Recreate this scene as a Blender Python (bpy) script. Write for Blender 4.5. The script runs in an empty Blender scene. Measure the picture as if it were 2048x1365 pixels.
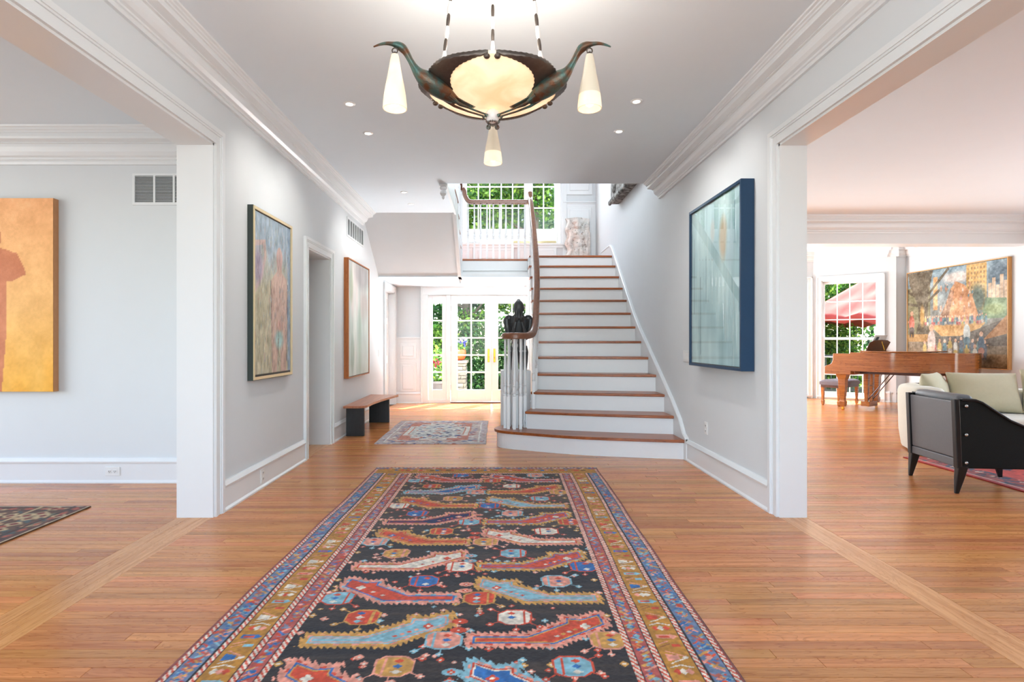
import bpy, bmesh, math, random
import numpy as np
from mathutils import Vector, Matrix

# ------------------------------------------------------------------ scene, camera, light
scene = bpy.context.scene
COL = scene.collection
PI = math.pi
F = 1100.0                       # focal length in pixels of the 2048 x 1365 frame

cam_data = bpy.data.cameras.new('camera')
cam_data.sensor_width = 36.0
cam_data.lens = 36.0 * F / 2048.0
cam_data.shift_x = 33.0 / 2048.0
cam_data.clip_start = 0.05
cam_data.clip_end = 200
cam = bpy.data.objects.new('camera', cam_data)
cam.location = (0, 0, 1.2)
cam.rotation_euler = (PI / 2, 0, 0)
COL.objects.link(cam)
scene.camera = cam

scene.view_settings.view_transform = 'Standard'
scene.view_settings.look = 'None'
scene.view_settings.gamma = 1.0
scene.view_settings.use_curve_mapping = False
scene.view_settings.exposure = 0.92
scene.cycles.adaptive_threshold = 0.02
scene.cycles.max_bounces = 6
scene.cycles.diffuse_bounces = 3
scene.cycles.glossy_bounces = 2
scene.cycles.transmission_bounces = 3
scene.cycles.transparent_max_bounces = 12
scene.cycles.caustics_reflective = False
scene.cycles.caustics_refractive = False

world = bpy.data.worlds.new('world')
scene.world = world
world.use_nodes = True
wn = world.node_tree.nodes
bg = wn['Background']
sky = wn.new('ShaderNodeTexSky')
sky.sky_type = 'NISHITA'
sky.sun_disc = False
sky.sun_elevation = math.radians(58)
sky.sun_rotation = math.radians(20)
world.node_tree.links.new(sky.outputs[0], bg.inputs[0])
bg.inputs[1].default_value = 0.75

def sun_light():
    d = bpy.data.lights.new('sun', 'SUN')
    d.energy = 15.0
    d.angle = math.radians(0.6)
    d.color = (1.0, 0.95, 0.86)
    o = bpy.data.objects.new('sun', d)
    COL.objects.link(o)
    src = Vector((0.25, 0.45, 0.86))          # towards the sun: high, beyond the garden doors
    o.rotation_euler = src.to_track_quat('Z', 'Y').to_euler()
sun_light()

def area(name, loc, aim, sx, sy, watts, color=(1, 1, 1)):
    d = bpy.data.lights.new(name, 'AREA')
    d.shape = 'RECTANGLE'
    d.size, d.size_y = sx, sy
    d.energy = watts
    d.color = color
    o = bpy.data.objects.new(name, d)
    o.location = loc
    o.rotation_euler = (-Vector(aim)).to_track_quat('Z', 'Y').to_euler()
    COL.objects.link(o)
    return o
# area lamps added as fill, in place of daylight at mostly unseen windows
DAY = (0.90, 0.96, 1.0)
area('fill_entry', (0, -2.45, 1.40), (0, 1, 1.0), 3.3, 2.0, 68, DAY)
area('fill_left_room', (-6.9, 2.0, 1.5), (1, 0, 0.5), 3.6, 2.1, 44, (1.0, 0.995, 0.98))
area('fill_right_side', (7.98, 4.0, 1.5), (-1, 0, 0.3), 4.0, 2.1, 46, DAY)
area('fill_sunroom', (4.1, 11.45, 1.35), (0.5, -1, 0.25), 2.6, 2.2, 170, DAY)
area('fill_garden_doors', (-0.08, 11.1, 2.75), (0, -1, -0.8), 2.4, 0.7, 230, DAY)  # added lamp out of view above the door head, brightens the foyer
area('fill_patio', (-0.08, 11.05, 0.0), (0, -0.72, 0.7), 2.5, 0.45, 470, DAY)  # added lamp hidden below the door glass, lifts soffit and hall ceiling
area('fill_landing', (0.0, 11.05, 4.85), (0, -1, -0.35), 2.3, 0.6, 40, DAY)  # added lamp behind the unseen upper panes, brightens the landing
area('fill_upper_hall', (0.4, 4.2, 4.7), (0, 1, -0.15), 3.0, 1.6, 75, DAY)  # added fill before a solid wall, no window here

def spot(loc, aim, watts, angle=70, blend=0.6, color=(1.0, 0.94, 0.86), r=0.03):
    d = bpy.data.lights.new('downlight_lamp', 'SPOT')
    d.energy = watts
    d.spot_size = math.radians(angle)
    d.spot_blend = blend
    d.color = color
    d.shadow_soft_size = r
    o = bpy.data.objects.new('downlight_lamp', d)
    o.location = loc
    o.rotation_euler = (-Vector(aim)).to_track_quat('Z', 'Y').to_euler()
    COL.objects.link(o)
    return o

# ------------------------------------------------------------------ helpers: colour and material
def lin1(c):
    c = c / 255.0
    return c / 12.92 if c <= 0.04045 else ((c + 0.055) / 1.055) ** 2.4
def lin(c, a=1.0):
    return (lin1(c[0]), lin1(c[1]), lin1(c[2]), a)
MATS = {}
def newmat(name):
    m = bpy.data.materials.new(name)
    m.use_nodes = True
    MATS[name] = m
    return m, m.node_tree.nodes, m.node_tree.links, m.node_tree.nodes['Principled BSDF']
def setin(b, k, v):
    if k in b.inputs:
        b.inputs[k].default_value = v
def mat(name, col, rough=0.5, metal=0.0, spec=0.5, var=0.0, scale=20.0, bump=0.0, bscale=None, coat=0.0, stretch=(1, 1, 1), col2=None, sheen=0.0):
    """plain principled material with a little procedural colour variation and relief"""
    if name in MATS:
        return MATS[name]
    m, n, l, b = newmat(name)
    c = lin(col)
    b.inputs['Base Color'].default_value = c
    b.inputs['Roughness'].default_value = rough
    b.inputs['Metallic'].default_value = metal
    setin(b, 'Specular IOR Level', spec)
    setin(b, 'Coat Weight', coat)
    setin(b, 'Coat Roughness', 0.08)
    setin(b, 'Sheen Weight', sheen)
    if var > 0 or bump > 0 or col2:
        tc = n.new('ShaderNodeTexCoord')
        mp = n.new('ShaderNodeMapping')
        mp.inputs['Scale'].default_value = stretch
        l.new(tc.outputs['Object'], mp.inputs['Vector'])
        nz = n.new('ShaderNodeTexNoise')
        nz.inputs['Scale'].default_value = scale
        nz.inputs['Detail'].default_value = 2
        l.new(mp.outputs[0], nz.inputs['Vector'])
        if var > 0 or col2:
            mx = n.new('ShaderNodeMix')
            mx.data_type = 'RGBA'
            mx.inputs['A'].default_value = tuple(max(0, x * (1 - var)) for x in c[:3]) + (1,)
            mx.inputs['B'].default_value = lin(col2) if col2 else tuple(min(1, x * (1 + var)) for x in c[:3]) + (1,)
            l.new(nz.outputs['Fac'], mx.inputs['Factor'])
            if col2:
                rp = n.new('ShaderNodeMapRange')
                rp.inputs[1].default_value = 0.38; rp.inputs[2].default_value = 0.62
                l.new(nz.outputs['Fac'], rp.inputs[0])
                l.new(rp.outputs[0], mx.inputs['Factor'])
            l.new(mx.outputs['Result'], b.inputs['Base Color'])
        if bump > 0:
            nb = n.new('ShaderNodeTexNoise')
            nb.inputs['Scale'].default_value = bscale or scale * 4
            nb.inputs['Detail'].default_value = 3
            l.new(mp.outputs[0], nb.inputs['Vector'])
            bp = n.new('ShaderNodeBump')
            bp.inputs['Strength'].default_value = bump
            bp.inputs['Distance'].default_value = 0.004
            l.new(nb.outputs['Fac'], bp.inputs['Height'])
            l.new(bp.outputs[0], b.inputs['Normal'])
    return m
def emis(name, col, strength, base=(240, 240, 240)):
    m, n, l, b = newmat(name)
    b.inputs['Base Color'].default_value = lin(base)
    b.inputs['Emission Color'].default_value = lin(col)
    b.inputs['Emission Strength'].default_value = strength
    return m
def glass_mat(name, tint=(255, 255, 255), ior=1.45):
    m, n, l, b = newmat(name)
    n.remove(b)
    tr = n.new('ShaderNodeBsdfTransparent'); tr.inputs[0].default_value = lin(tint)
    gl = n.new('ShaderNodeBsdfGlossy'); gl.inputs['Roughness'].default_value = 0.0
    lw = n.new('ShaderNodeLayerWeight'); lw.inputs[0].default_value = 0.5      # Schlick term, the same from both sides of the pane
    pw = n.new('ShaderNodeMath'); pw.operation = 'POWER'; pw.inputs[1].default_value = 5.0
    l.new(lw.outputs['Facing'], pw.inputs[0])
    r0 = ((ior - 1) / (ior + 1)) ** 2
    fr = n.new('ShaderNodeMath'); fr.operation = 'MULTIPLY_ADD'; fr.inputs[1].default_value = 1 - r0; fr.inputs[2].default_value = r0
    l.new(pw.outputs[0], fr.inputs[0])
    mx = n.new('ShaderNodeMixShader')
    l.new(fr.outputs[0], mx.inputs[0]); l.new(tr.outputs[0], mx.inputs[1]); l.new(gl.outputs[0], mx.inputs[2])
    l.new(mx.outputs[0], n['Material Output'].inputs[0])
    return m
def wood_mat(name, c1, c2, rough=0.35, axis=0, scale=1.0, coat=0.0, attr=False, spec=0.5):
    """grain stretched along an axis; attr: per-plank tone from the point attribute 'tone'"""
    m, n, l, b = newmat(name)
    tc = n.new('ShaderNodeTexCoord')
    mp = n.new('ShaderNodeMapping')
    s = [38.0 * scale] * 3
    if axis == 'h': s = [2.2 * scale, 2.2 * scale, 60.0 * scale]
    else: s[axis] = 1.6 * scale
    mp.inputs['Scale'].default_value = s
    l.new(tc.outputs['Object'], mp.inputs['Vector'])
    nz = n.new('ShaderNodeTexNoise'); nz.inputs['Scale'].default_value = 1.0; nz.inputs['Detail'].default_value = 5; nz.inputs['Distortion'].default_value = 0.6
    mp2 = n.new('ShaderNodeMapping')
    s2 = [16.0 * scale] * 3; 
    if axis == 'h': s2 = [2.0 * scale, 2.0 * scale, 14.0 * scale]
    else: s2[axis] = 2.2 * scale
    mp2.inputs['Scale'].default_value = s2
    l.new(tc.outputs['Object'], mp2.inputs['Vector'])
    nz2 = n.new('ShaderNodeTexNoise'); nz2.inputs['Scale'].default_value = 1.0; nz2.inputs['Detail'].default_value = 2; nz2.inputs['Distortion'].default_value = 1.5
    if attr:
        at = n.new('ShaderNodeAttribute'); at.attribute_name = 'tone'
        va = n.new('ShaderNodeVectorMath'); va.operation = 'MULTIPLY'
        va.inputs[1].default_value = (37.0, 37.0, 37.0)
        l.new(at.outputs['Vector'], va.inputs[0])
        for q, d in ((mp, nz), (mp2, nz2)):
            ad = n.new('ShaderNodeVectorMath'); ad.operation = 'ADD'
            l.new(q.outputs[0], ad.inputs[0]); l.new(va.outputs[0], ad.inputs[1])
            l.new(ad.outputs[0], d.inputs['Vector'])
    else:
        l.new(mp.outputs[0], nz.inputs['Vector']); l.new(mp2.outputs[0], nz2.inputs['Vector'])
    # cathedral figure: bands of the slow noise
    sn = n.new('ShaderNodeMath'); sn.operation = 'MULTIPLY'; sn.inputs[1].default_value = 9.0
    l.new(nz2.outputs['Fac'], sn.inputs[0])
    fr = n.new('ShaderNodeMath'); fr.operation = 'FRACT'
    l.new(sn.outputs[0], fr.inputs[0])
    pw = n.new('ShaderNodeMath'); pw.operation = 'POWER'; pw.inputs[1].default_value = 5.0
    l.new(fr.outputs[0], pw.inputs[0])
    a1 = n.new('ShaderNodeMath'); a1.operation = 'MULTIPLY_ADD'; a1.inputs[1].default_value = 0.30
    l.new(pw.outputs[0], a1.inputs[0]); l.new(nz.outputs['Fac'], a1.inputs[2])
    mr = n.new('ShaderNodeMapRange'); mr.inputs[1].default_value = 0.32; mr.inputs[2].default_value = 0.85
    l.new(a1.outputs[0], mr.inputs[0])
    mx = n.new('ShaderNodeMix'); mx.data_type = 'RGBA'
    mx.inputs['A'].default_value = lin(c1); mx.inputs['B'].default_value = lin(c2)
    l.new(mr.outputs[0], mx.inputs['Factor'])
    out = mx.outputs['Result']
    if attr:
        sx = n.new('ShaderNodeSeparateXYZ'); l.new(at.outputs['Vector'], sx.inputs[0])
        hs = n.new('ShaderNodeHueSaturation')
        m1 = n.new('ShaderNodeMapRange'); m1.inputs[3].default_value = 0.80; m1.inputs[4].default_value = 1.15
        l.new(sx.outputs[0], m1.inputs[0]); l.new(m1.outputs[0], hs.inputs['Value'])
        m2 = n.new('ShaderNodeMapRange'); m2.inputs[3].default_value = 0.495; m2.inputs[4].default_value = 0.511
        l.new(sx.outputs[1], m2.inputs[0]); l.new(m2.outputs[0], hs.inputs['Hue'])
        l.new(out, hs.inputs['Color']); out = hs.outputs['Color']
    l.new(out, b.inputs['Base Color'])
    b.inputs['Roughness'].default_value = rough
    setin(b, 'Specular IOR Level', spec)
    setin(b, 'Coat Weight', coat); setin(b, 'Coat Roughness', 0.1)
    bp = n.new('ShaderNodeBump'); bp.inputs['Strength'].default_value = 0.05; bp.inputs['Distance'].default_value = 0.002
    l.new(nz.outputs['Fac'], bp.inputs['Height']); l.new(bp.outputs[0], b.inputs['Normal'])
    return m
def attr_mat(name, rough=0.8, spec=0.3, bump=0.0, bscale=300.0, sheen=0.0, trans=0.0):
    """colours from the point attribute 'col' (woven, painted or grown patterns)"""
    m, n, l, b = newmat(name)
    at = n.new('ShaderNodeAttribute'); at.attribute_name = 'col'
    l.new(at.outputs['Color'], b.inputs['Base Color'])
    b.inputs['Roughness'].default_value = rough
    setin(b, 'Specular IOR Level', spec)
    setin(b, 'Sheen Weight', sheen)
    if bump:
        tc = n.new('ShaderNodeTexCoord')
        nz = n.new('ShaderNodeTexNoise'); nz.inputs['Scale'].default_value = bscale; nz.inputs['Detail'].default_value = 3
        l.new(tc.outputs['Object'], nz.inputs['Vector'])
        bp = n.new('ShaderNodeBump'); bp.inputs['Strength'].default_value = bump; bp.inputs['Distance'].default_value = 0.004
        l.new(nz.outputs['Fac'], bp.inputs['Height']); l.new(bp.outputs[0], b.inputs['Normal'])
    if trans:
        ts = n.new('ShaderNodeBsdfTranslucent'); l.new(at.outputs['Color'], ts.inputs[0])
        mx = n.new('ShaderNodeMixShader'); mx.inputs[0].default_value = trans
        l.new(b.outputs[0], mx.inputs[1]); l.new(ts.outputs[0], mx.inputs[2])
        l.new(mx.outputs[0], n['Material Output'].inputs[0])
    return m

WALL = mat('wall_paint', (222, 225, 227), 0.75, spec=0.25, var=0.012, scale=6)  # slightly cool tint put in against warm floor bounce
CEIL = mat('ceiling_paint', (230, 238, 244), 0.85, spec=0.15, var=0.01, scale=5)  # cool tint in the colour offsets warm light bounced off the floor
TRIM = mat('trim_gloss_white', (233, 235, 236), 0.28, spec=0.5, var=0.008, scale=9)
WHITE = mat('white_painted_wood', (238, 239, 240), 0.35, spec=0.5, var=0.01, scale=14)
SLATE = mat('vent_shadow', (70, 72, 72), 0.8)
PLASTIC = mat('white_plastic', (236, 236, 234), 0.3, var=0.01)
BLACKH = mat('dark_slot', (25, 25, 25), 0.6)
BRASS = mat('polished_brass', (214, 160, 60), 0.22, metal=1.0, var=0.08, scale=60)
STEEL = mat('brushed_steel', (190, 190, 188), 0.3, metal=1.0, var=0.05, scale=60)
OAK = wood_mat('oak_tread', (176, 96, 44), (120, 58, 24), 0.3, axis=0)
OAKY = wood_mat('rail_wood', (138, 88, 62), (116, 72, 50), 0.25, axis=1)
FLOORW = wood_mat('oak_floor', (224, 148, 92), (178, 104, 56), 0.24, axis=0, attr=True)
FLOORY = wood_mat('oak_floor_threshold', (226, 160, 104), (186, 116, 68), 0.24, axis=1, attr=True)
GLASS = glass_mat('window_glass', ior=1.25)

# ------------------------------------------------------------------ helpers: geometry
class MB:
    def __init__(s):
        s.v = []; s.f = []; s.t = []
    def add(s, vs, fs):
        k = len(s.v)
        s.v += [tuple(p) for p in vs]
        s.f += [tuple(i + k for i in f) for f in fs]
        return s
    def box(s, x0, x1, y0, y1, z0, z1):
        if x0 > x1: x0, x1 = x1, x0
        if y0 > y1: y0, y1 = y1, y0
        if z0 > z1: z0, z1 = z1, z0
        return s.add([(x0, y0, z0), (x1, y0, z0), (x1, y1, z0), (x0, y1, z0), (x0, y0, z1), (x1, y0, z1), (x1, y1, z1), (x0, y1, z1)],
                     [(0, 3, 2, 1), (4, 5, 6, 7), (0, 1, 5, 4), (1, 2, 6, 5), (2, 3, 7, 6), (3, 0, 4, 7)])
    def loft(s, rings, cap=True, closed=True):
        n = len(rings[0]); vs = [p for r in rings for p in r]; fs = []
        for i in range(len(rings) - 1):
            for j in range(n if closed else n - 1):
                a = i * n + j; b = i * n + (j + 1) % n
                fs.append((a, b, b + n, a + n))
        if cap:
            fs.append(tuple(range(n - 1, -1, -1)))
            fs.append(tuple((len(rings) - 1) * n + j for j in range(n)))
        return s.add(vs, fs)
    def prism(s, poly, axis, a0, a1):
        """2-D polygon extruded along axis: 'x' -> (y,z), 'y' -> (x,z), 'z' -> (x,y)"""
        def P(p, a):
            return (a, p[0], p[1]) if axis == 'x' else ((p[0], a, p[1]) if axis == 'y' else (p[0], p[1], a))
        return s.loft([[P(p, a0) for p in poly], [P(p, a1) for p in poly]])
    def tube(s, pts, r, n=10, cap=True, flat=1.0, up=None):
        """round (or flattened) tube along points, r a number or one per point"""
        pts = [Vector(p) for p in pts]
        rs = r if isinstance(r, (list, tuple)) else [r] * len(pts)
        rings = []; ref = Vector(up) if up else None
        for i, p in enumerate(pts):
            t = (pts[min(i + 1, len(pts) - 1)] - pts[max(i - 1, 0)])
            t = t.normalized() if t.length > 1e-9 else Vector((0, 0, 1))
            if ref is None:
                ref = Vector((0, 0, 1)) if abs(t.z) < 0.9 else Vector((1, 0, 0))
            a = (ref - t * ref.dot(t))
            a = a.normalized() if a.length > 1e-6 else t.orthogonal().normalized()
            if not up: ref = a
            b = t.cross(a)
            rings.append([tuple(p + a * (rs[i] * flat * math.cos(2 * PI * k / n)) + b * (rs[i] * math.sin(2 * PI * k / n))) for k in range(n)])
        return s.loft(rings, cap)
    def cyl(s, p0, p1, r0, r1=None, n=16):
        return s.tube([p0, p1], [r0, r0 if r1 is None else r1], n)
    def sweep(s, prof, pts, cap=True):
        """profile (right, up) along points; up stays near world z"""
        pts = [Vector(p) for p in pts]; rings = []
        for i, p in enumerate(pts):
            t = (pts[min(i + 1, len(pts) - 1)] - pts[max(i - 1, 0)]).normalized()
            r = t.cross(Vector((0, 0, 1)))
            r = r.normalized() if r.length > 1e-4 else Vector((1, 0, 0))
            u = r.cross(t).normalized()
            rings.append([tuple(p + r * a + u * b) for a, b in prof])
        return s.loft(rings, cap)
    def lathe(s, prof, n=20, c=(0, 0, 0), cap=True):
        rings = [[(c[0] + r * math.cos(2 * PI * k / n), c[1] + r * math.sin(2 * PI * k / n), c[2] + z) for k in range(n)] for r, z in prof]
        return s.loft(rings, cap)
    def ell(s, c, r, n=14, m=9, rot=None):
        R = rot or Matrix.Identity(3)
        rings = []
        for i in range(m + 1):
            th = -PI / 2 + PI * i / m
            k = max(math.cos(th), 0.02)
            rings.append([tuple(Vector(c) + R @ Vector((r[0] * k * math.cos(2 * PI * j / n), r[1] * k * math.sin(2 * PI * j / n), r[2] * math.sin(th)))) for j in range(n)])
        return s.loft(rings)
    def obox(s, c, size, R):
        """oriented box"""
        h = [x / 2 for x in size]
        k = MB().box(-h[0], h[0], -h[1], h[1], -h[2], h[2])
        return s.add([tuple(Vector(c) + R @ Vector(p)) for p in k.v], k.f)
    def build(s, name, m, parent=None, smooth=False, M=None, bevel=0.0, seg=2, kind=None, label=None, world=True, sub=0, angle=40):
        me = bpy.data.meshes.new(name)
        vs = [tuple(M @ Vector(p)) for p in s.v] if M is not None else s.v
        me.from_pydata(vs, [], s.f)
        bm = bmesh.new(); bm.from_mesh(me)
        bmesh.ops.recalc_face_normals(bm, faces=bm.faces)
        bm.to_mesh(me); bm.free()
        o = bpy.data.objects.new(name, me)
        me.materials.append(m)
        COL.objects.link(o)
        if smooth:
            for p in me.polygons: p.use_smooth = True
            try:
                me.set_sharp_from_angle(angle=math.radians(angle))
            except Exception:
                pass
        if bevel > 0:
            md = o.modifiers.new('bevel', 'BEVEL'); md.width = bevel; md.segments = seg; md.limit_method = 'ANGLE'; md.angle_limit = math.radians(35)
        if sub:
            md = o.modifiers.new('sub', 'SUBSURF'); md.levels = sub; md.render_levels = sub
        if parent is not None:
            attach(o, parent, world)
        if kind: o['kind'] = kind
        if label: o['label'] = label
        return o
def attach(o, parent, world=True):
    o.parent = parent
    if world:
        p = parent; Mw = Matrix.Identity(4)
        chain = []
        while p is not None:
            chain.append(p); p = p.parent
        for q in reversed(chain):
            Mw = Mw @ q.matrix_parent_inverse @ Matrix.LocRotScale(q.location, q.rotation_euler, q.scale)
        o.matrix_parent_inverse = Mw.inverted()
def tag(o, label, cat, group=None):
    o['label'] = label; o['category'] = cat
    if group: o['group'] = group
    return o
def thing(name, label, cat, loc=(0, 0, 0), rotz=0.0, group=None):
    o = bpy.data.objects.new(name, None)
    COL.objects.link(o)
    o.location = loc; o.rotation_euler = (0, 0, rotz)
    o.empty_display_size = 0.1
    return tag(o, label, cat, group)
def shell(name, loc=(0, 0, 0)):
    o = bpy.data.objects.new(name, None); COL.objects.link(o); o.location = loc; o['kind'] = 'structure'
    return o
def struct(name, mb, m, bevel=0.0, smooth=False, parent=None):
    o = mb.build(name, m, bevel=bevel, smooth=smooth, parent=parent)
    if parent is None: o['kind'] = 'structure'
    return o
def link_copy(o, parent, loc=None, scale=None, rot=None):
    c = o.copy(); COL.objects.link(c)
    c.parent = parent; c.matrix_parent_inverse = Matrix.Identity(4)
    if loc is not None: c.location = loc
    if scale is not None: c.scale = scale
    if rot is not None: c.rotation_euler = rot
    return c
def frame_m(o, u, d):
    """local (u, depth, z) -> world"""
    u = Vector(u).normalized(); d = Vector(d).normalized()
    return Matrix(((u.x, d.x, 0, o[0]), (u.y, d.y, 0, o[1]), (0, 0, 1, o[2] if len(o) > 2 else 0), (0, 0, 0, 1)))
def spline(pts, n=8):
    """Catmull-Rom through points"""
    P = [Vector(p) for p in pts]; out = []
    for i in range(len(P) - 1):
        a = P[max(i - 1, 0)]; b = P[i]; c = P[i + 1]; d = P[min(i + 2, len(P) - 1)]
        for k in range(n):
            t = k / n
            out.append(0.5 * ((2 * b) + (c - a) * t + (2 * a - 5 * b + 4 * c - d) * t * t + (3 * b - 3 * c + d - a) * t ** 3))
    out.append(P[-1])
    return out

# ------------------------------------------------------------------ helpers: drawn patterns (colour attributes)
def vnoise(U, V, f, seed, fv=None):
    r = np.random.RandomState(seed); G = r.rand(64, 64)
    x = U * f; y = V * (fv or f)
    xi = np.floor(x).astype(int); yi = np.floor(y).astype(int)
    a = x - xi; b = y - yi
    a = a * a * (3 - 2 * a); b = b * b * (3 - 2 * b)
    g = lambda i, j: G[i % 64, j % 64]
    return (g(xi, yi) * (1 - a) + g(xi + 1, yi) * a) * (1 - b) + (g(xi, yi + 1) * (1 - a) + g(xi + 1, yi + 1) * a) * b
def fbm(U, V, f, seed, fv=None, o=4):
    t = 0; s = 0.0
    for k in range(o):
        t = t + vnoise(U, V, f * 2 ** k, seed + k, (fv or f) * 2 ** k) / 2 ** k; s += 1 / 2 ** k
    return t / s
class Cv:
    """a picture on a grid of points xs x ys, drawn in its own units"""
    def __init__(s, xs, ys, base):
        s.xs = np.asarray(xs, float); s.ys = np.asarray(ys, float)
        s.U, s.V = np.meshgrid(s.xs, s.ys)
        s.img = np.zeros(s.U.shape + (3,)); s.img[:] = np.array(base, float)
    def reg(s, x0, x1, y0, y1):
        i0, i1 = np.searchsorted(s.xs, [x0, x1]); j0, j1 = np.searchsorted(s.ys, [y0, y1])
        return slice(j0, j1), slice(i0, i1)
    def put(s, sl, mask, col, a=1.0):
        c = np.array(col, float); t = s.img[sl]
        if np.isscalar(a): t[mask] = t[mask] * (1 - a) + c * a
        else: t[mask] = t[mask] * (1 - a[mask][:, None]) + c * a[mask][:, None]
    def sd(s, poly, sl):
        U = s.U[sl]; V = s.V[sl]
        d = np.full(U.shape, 1e9); ins = np.zeros(U.shape, bool)
        n = len(poly)
        for i in range(n):
            ax, ay = poly[i]; bx, by = poly[(i + 1) % n]
            ex, ey = bx - ax, by - ay
            L = ex * ex + ey * ey + 1e-12
            t = np.clip(((U - ax) * ex + (V - ay) * ey) / L, 0, 1)
            d = np.minimum(d, (U - ax - t * ex) ** 2 + (V - ay - t * ey) ** 2)
            c = ((ay > V) != (by > V))
            with np.errstate(divide='ignore', invalid='ignore'):
                ins ^= c & (U < ex * (V - ay) / (ey if abs(ey) > 1e-12 else 1e-12) + ax)
        d = np.sqrt(d)
        return np.where(ins, -d, d)
    def bands(s, poly, bands, pad=0.03):
        """bands: (limit, colour): the innermost last; limit is the signed distance below which the colour is laid"""
        xs = [p[0] for p in poly]; ys = [p[1] for p in poly]
        sl = s.reg(min(xs) - pad, max(xs) + pad, min(ys) - pad, max(ys) + pad)
        if s.U[sl].size == 0: return
        d = s.sd(poly, sl)
        for lim, c in bands: s.put(sl, d < lim, c)
        return sl, d
    def poly(s, poly, c, a=1.0):
        xs = [p[0] for p in poly]; ys = [p[1] for p in poly]
        sl = s.reg(min(xs), max(xs), min(ys), max(ys))
        if s.U[sl].size: s.put(sl, s.sd(poly, sl) < 0, c, a)
    def ell(s, x, y, rx, ry, c, a=1.0):
        sl = s.reg(x - rx, x + rx, y - ry, y + ry)
        if s.U[sl].size: s.put(sl, ((s.U[sl] - x) / rx) ** 2 + ((s.V[sl] - y) / ry) ** 2 < 1, c, a)
    def soft(s, x, y, rx, ry, c, a=1.0):
        sl = s.reg(x - rx, x + rx, y - ry, y + ry)
        if s.U[sl].size:
            q = np.clip(1 - np.sqrt(((s.U[sl] - x) / rx) ** 2 + ((s.V[sl] - y) / ry) ** 2), 0, 1)
            s.put(sl, q > 0, c, np.clip(q * 2, 0, 1) * a)
    def line(s, p, q, w, c, a=1.0):
        sl = s.reg(min(p[0], q[0]) - w, max(p[0], q[0]) + w, min(p[1], q[1]) - w, max(p[1], q[1]) + w)
        if s.U[sl].size == 0: return
        ex, ey = q[0] - p[0], q[1] - p[1]; L = ex * ex + ey * ey + 1e-12
        U = s.U[sl]; V = s.V[sl]
        t = np.clip(((U - p[0]) * ex + (V - p[1]) * ey) / L, 0, 1)
        s.put(sl, (U - p[0] - t * ex) ** 2 + (V - p[1] - t * ey) ** 2 < (w / 2) ** 2, c, a)
    def rect(s, x0, x1, y0, y1, c, a=1.0):
        sl = s.reg(x0, x1, y0, y1)
        if s.U[sl].size: s.put(sl, np.ones(s.U[sl].shape, bool), c, a)
    def dia(s, x, y, rx, ry, c):
        sl = s.reg(x - rx, x + rx, y - ry, y + ry)
        if s.U[sl].size: s.put(sl, abs(s.U[sl] - x) / rx + abs(s.V[sl] - y) / ry < 1, c)
def srgb_lin(a):
    a = np.clip(a / 255.0, 0, 1)
    return np.where(a <= 0.04045, a / 12.92, ((a + 0.055) / 1.055) ** 2.4)
def grid_obj(name, cv, P, m, parent=None, skirt=None, world=True, bump=None):
    """grid mesh of the picture: P(U, V) -> (X, Y, Z) arrays; skirt: a vector added to make the edge"""
    H, W = cv.U.shape
    X, Y, Z = P(cv.U, cv.V)
    co = np.stack([X + 0 * cv.U, Y + 0 * cv.U, Z + 0 * cv.U], -1).reshape(-1, 3)
    idx = np.arange(H * W).reshape(H, W)
    q = np.stack([idx[:-1, :-1], idx[:-1, 1:], idx[1:, 1:], idx[1:, :-1]], -1).reshape(-1, 4)
    col = srgb_lin(cv.img).reshape(-1, 3)
    if skirt is not None:
        loop = np.concatenate([idx[0, :-1], idx[:-1, -1], idx[-1, :0:-1], idx[:0:-1, 0]])
        k = len(co)
        co = np.concatenate([co, co[loop] + np.array(skirt)])
        col = np.concatenate([col, col[loop]])
        m2 = np.arange(len(loop)); nx = (m2 + 1) % len(loop)
        q = np.concatenate([q, np.stack([loop, k + m2, k + nx, loop[nx]], -1)])
    me = bpy.data.meshes.new(name)
    me.vertices.add(len(co)); me.vertices.foreach_set('co', co.astype(np.float32).ravel())
    me.loops.add(q.size); me.loops.foreach_set('vertex_index', q.astype(np.int32).ravel())
    me.polygons.add(len(q)); me.polygons.foreach_set('loop_start', (np.arange(len(q)) * 4).astype(np.int32))
    me.update(calc_edges=True)
    at = me.color_attributes.new('col', 'FLOAT_COLOR', 'POINT')
    at.data.foreach_set('color', np.concatenate([col, np.ones((len(col), 1))], 1).astype(np.float32).ravel())
    me.materials.append(m)
    o = bpy.data.objects.new(name, me); COL.objects.link(o)
    if parent is not None: attach(o, parent, world)
    return o
# ------------------------------------------------------------------ the setting
XL, XLO, XR, XRO = -1.922, -2.16, 1.933, 2.11       # hall walls, inner and outer faces
CE, YB, YF = 3.05, 10.62, -2.6                       # ceiling, back wall, wall behind the camera
XRR = 8.05                                           # far wall of the living room
LAND = 2.6                                           # landing height
SOF = 2.27                                           # soffit under the landing
rnd = random.Random(5)

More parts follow.
